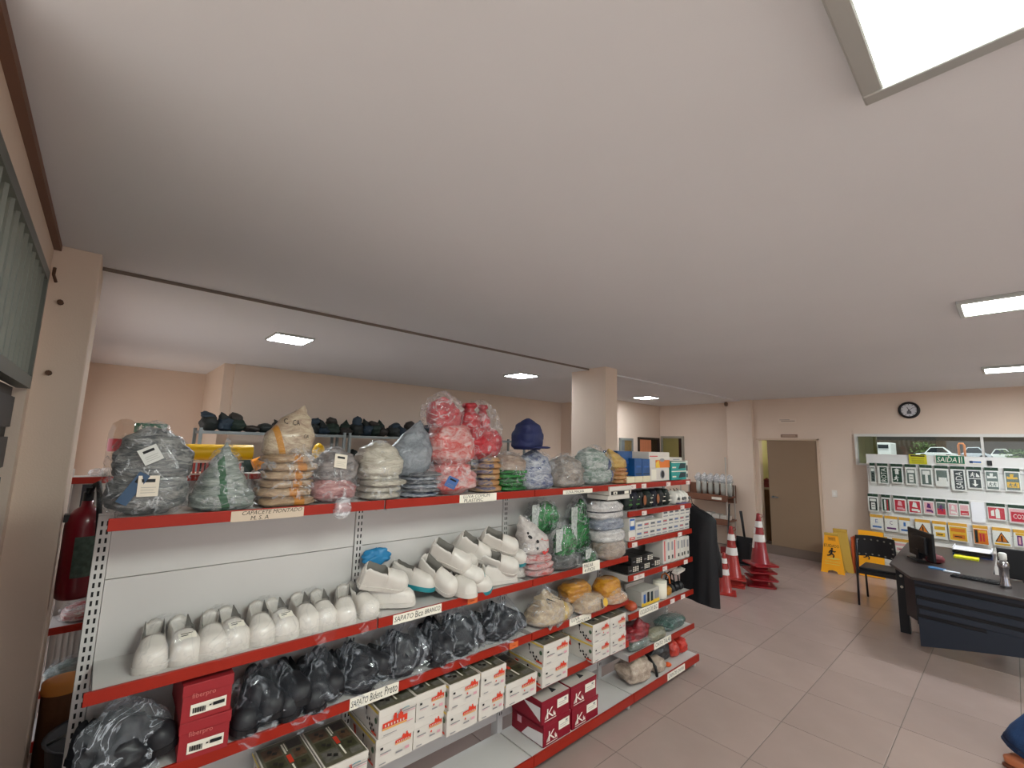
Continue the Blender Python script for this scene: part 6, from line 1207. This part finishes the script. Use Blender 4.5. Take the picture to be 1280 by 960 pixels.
# hands: five skinned fingers each
for base, d in ((16, Vector((.10,-.02,-.16))), (19, Vector((.14,0,-.11)))):
    d.normalize(); p0 = Vector(J[base][0]); s_ = Vector((0,1,0)).cross(d).normalized(); l = d.cross(s_).normalized()
    palm = bm.verts.new(p0+d*.075); palm[sk].radius = (.032, .02); bm.edges.new((vs[base], palm))
    for q, L in ((-.03,.075),(-.011,.085),(.009,.08),(.028,.062)):
        a1 = bm.verts.new(p0+d*.10+l*q); a2 = bm.verts.new(p0+d*(.10+L*.55)+l*q*1.1+s_*.008); a3 = bm.verts.new(p0+d*(.10+L)+l*q*1.1+s_*.025)
        for v, r_ in ((a1,.0095),(a2,.0085),(a3,.007)): v[sk].radius = (r_, r_)
        bm.edges.new((palm, a1)); bm.edges.new((a1, a2)); bm.edges.new((a2, a3))
    t1 = bm.verts.new(p0+d*.05-l*.045+s_*.01); t2 = bm.verts.new(p0+d*.095-l*.058+s_*.02)
    for v in (t1, t2): v[sk].radius = (.010, .009)
    bm.edges.new((palm, t1)); bm.edges.new((t1, t2))
me = bpy.data.meshes.new('body'); bm.to_mesh(me); bm.free()
for v in me.vertices: v.co -= Vector((.25, 4.66, 0))
bo = bpy.data.objects.new('body', me); C.objects.link(bo); bo.parent = P_
bo.modifiers.new('skin', 'SKIN').use_smooth_shade = True; sb = bo.modifiers.new('sub', 'SUBSURF'); sb.levels = 1; sb.render_levels = 1
me.materials.append(M('skin', (196, 146, 118), .5, bump=.05, bscale=60))
JN = M('denim', (34, 70, 116), .75, var=.3, vscale=9, bump=.35, bscale=160, var2=(24, 46, 82))
def legm(pts, rs): 
    mb = MB(); mb.tube(pts, rs, 22); 
    for i, v in enumerate(mb.v):
        q = Vector(v); f = noise.noise(q*14)*.006; mb.v[i] = (v[0]+f, v[1]+f, v[2])
    return mb
jl = legm([(.31,4.63,.93),(.27,4.61,.80),(.20,4.60,.65),(.12,4.60,.48),(.02,4.60,.33),(-.06,4.60,.21),(-.095,4.60,.125)], [.125,.125,.115,.105,.105,.112,.118])
jl.tube([(.36,4.78,.93),(.43,4.79,.78),(.50,4.80,.60),(.53,4.80,.44),(.545,4.80,.26),(.55,4.80,.085)], [.125,.125,.11,.10,.10,.108], 22).tube([(.33,4.70,1.03),(.33,4.70,.95),(.335,4.70,.85)], [.165,.18,.165], 22)
jo = part(jl, 'jeans', JN, P_)
hm = MB()
n = 24; ax = Vector((-.035,0,-.085)).normalized(); aa = Vector((0,1,0)); bb = ax.cross(aa)
for kz in (-.034,-.028,-.022): 
    for i in range(n): a = 2*math.pi*i/n; hm.v.append(tuple(Vector((-.095,4.60,.125))+ax*kz+(aa*math.cos(a)+bb*math.sin(a))*.1195))
for r in range(2):
    for i in range(n): hm.f.append((r*n+i, r*n+(i+1) % n, (r+1)*n+(i+1) % n, (r+1)*n+i)); hm.m.append(0); hm.s.append(True)
part(hm, 'hem_seam', M('denim_dark', (16, 30, 58), .8), jo)
TAN = M('tan_shoe', (190, 112, 74), .5)
for x, y, rz_ in ((-.07,4.60,0),(.60,4.80,0)):
    so_ = part(MB().blob((x+.01,y,.022), (.145,.05,.09), DOME, 3, .02, 5, pw=2.3, nv=12), 'shoe', TAN, P_); part(MB().blob((x+.01,y,.0), (.152,.055,.026), SLAB, 3, .01, 5, pw=2.3, nv=6), 'sole', M('shoe_sole_brown', (110, 60, 40), .6), so_)
sh_ = MB().blob((.36,4.70,.98), (.135,.20,.54), [(0,.95),(.3,.92),(.6,1),(.85,.98),(1,.5)], 3, .03, 4, nu=28, nv=16, pw=2.3); sh_.tube([(.37,4.55,1.45),(.36,4.49,1.36),(.335,4.455,1.25)], [.085,.075,.07], 14).tube([(.37,4.85,1.45),(.38,4.91,1.36),(.41,4.95,1.25)], [.085,.075,.07], 14)
part(sh_, 'shirt', M('grey_shirt', (120, 122, 126), .8), P_)
hr = MB().blob((.372,4.70,1.74), (.088,.088,.145), [(0,.9),(.4,1),(.75,.8),(1,.2)], 4, .05, 9, nu=20, nv=10); part(hr, 'hair', M('dark_hair', (34, 24, 18), .7), P_)
fc = MB()
for s_ in (-1, 1): fc.blob((.487,4.70+s_*.032,1.715), (.010,.014,.018), LUMP, 1, 0, 3, nu=10, nv=6, m=1); fc.blob((.41,4.70+s_*.088,1.68), (.02,.012,.06), LUMP, 2, 0, 3, nu=10, nv=6)
fc.blob((.497,4.70,1.665), (.018,.016,.055), CONE, 1, 0, 3, nu=10, nv=6); fc.blob((.486,4.70,1.632), (.012,.028,.012), SLAB, 1, 0, 3, nu=10, nv=5, m=2)
part(fc, 'face', [M('skin', (196, 146, 118)), INK, M('lips', (150, 84, 76), .5)], P_)
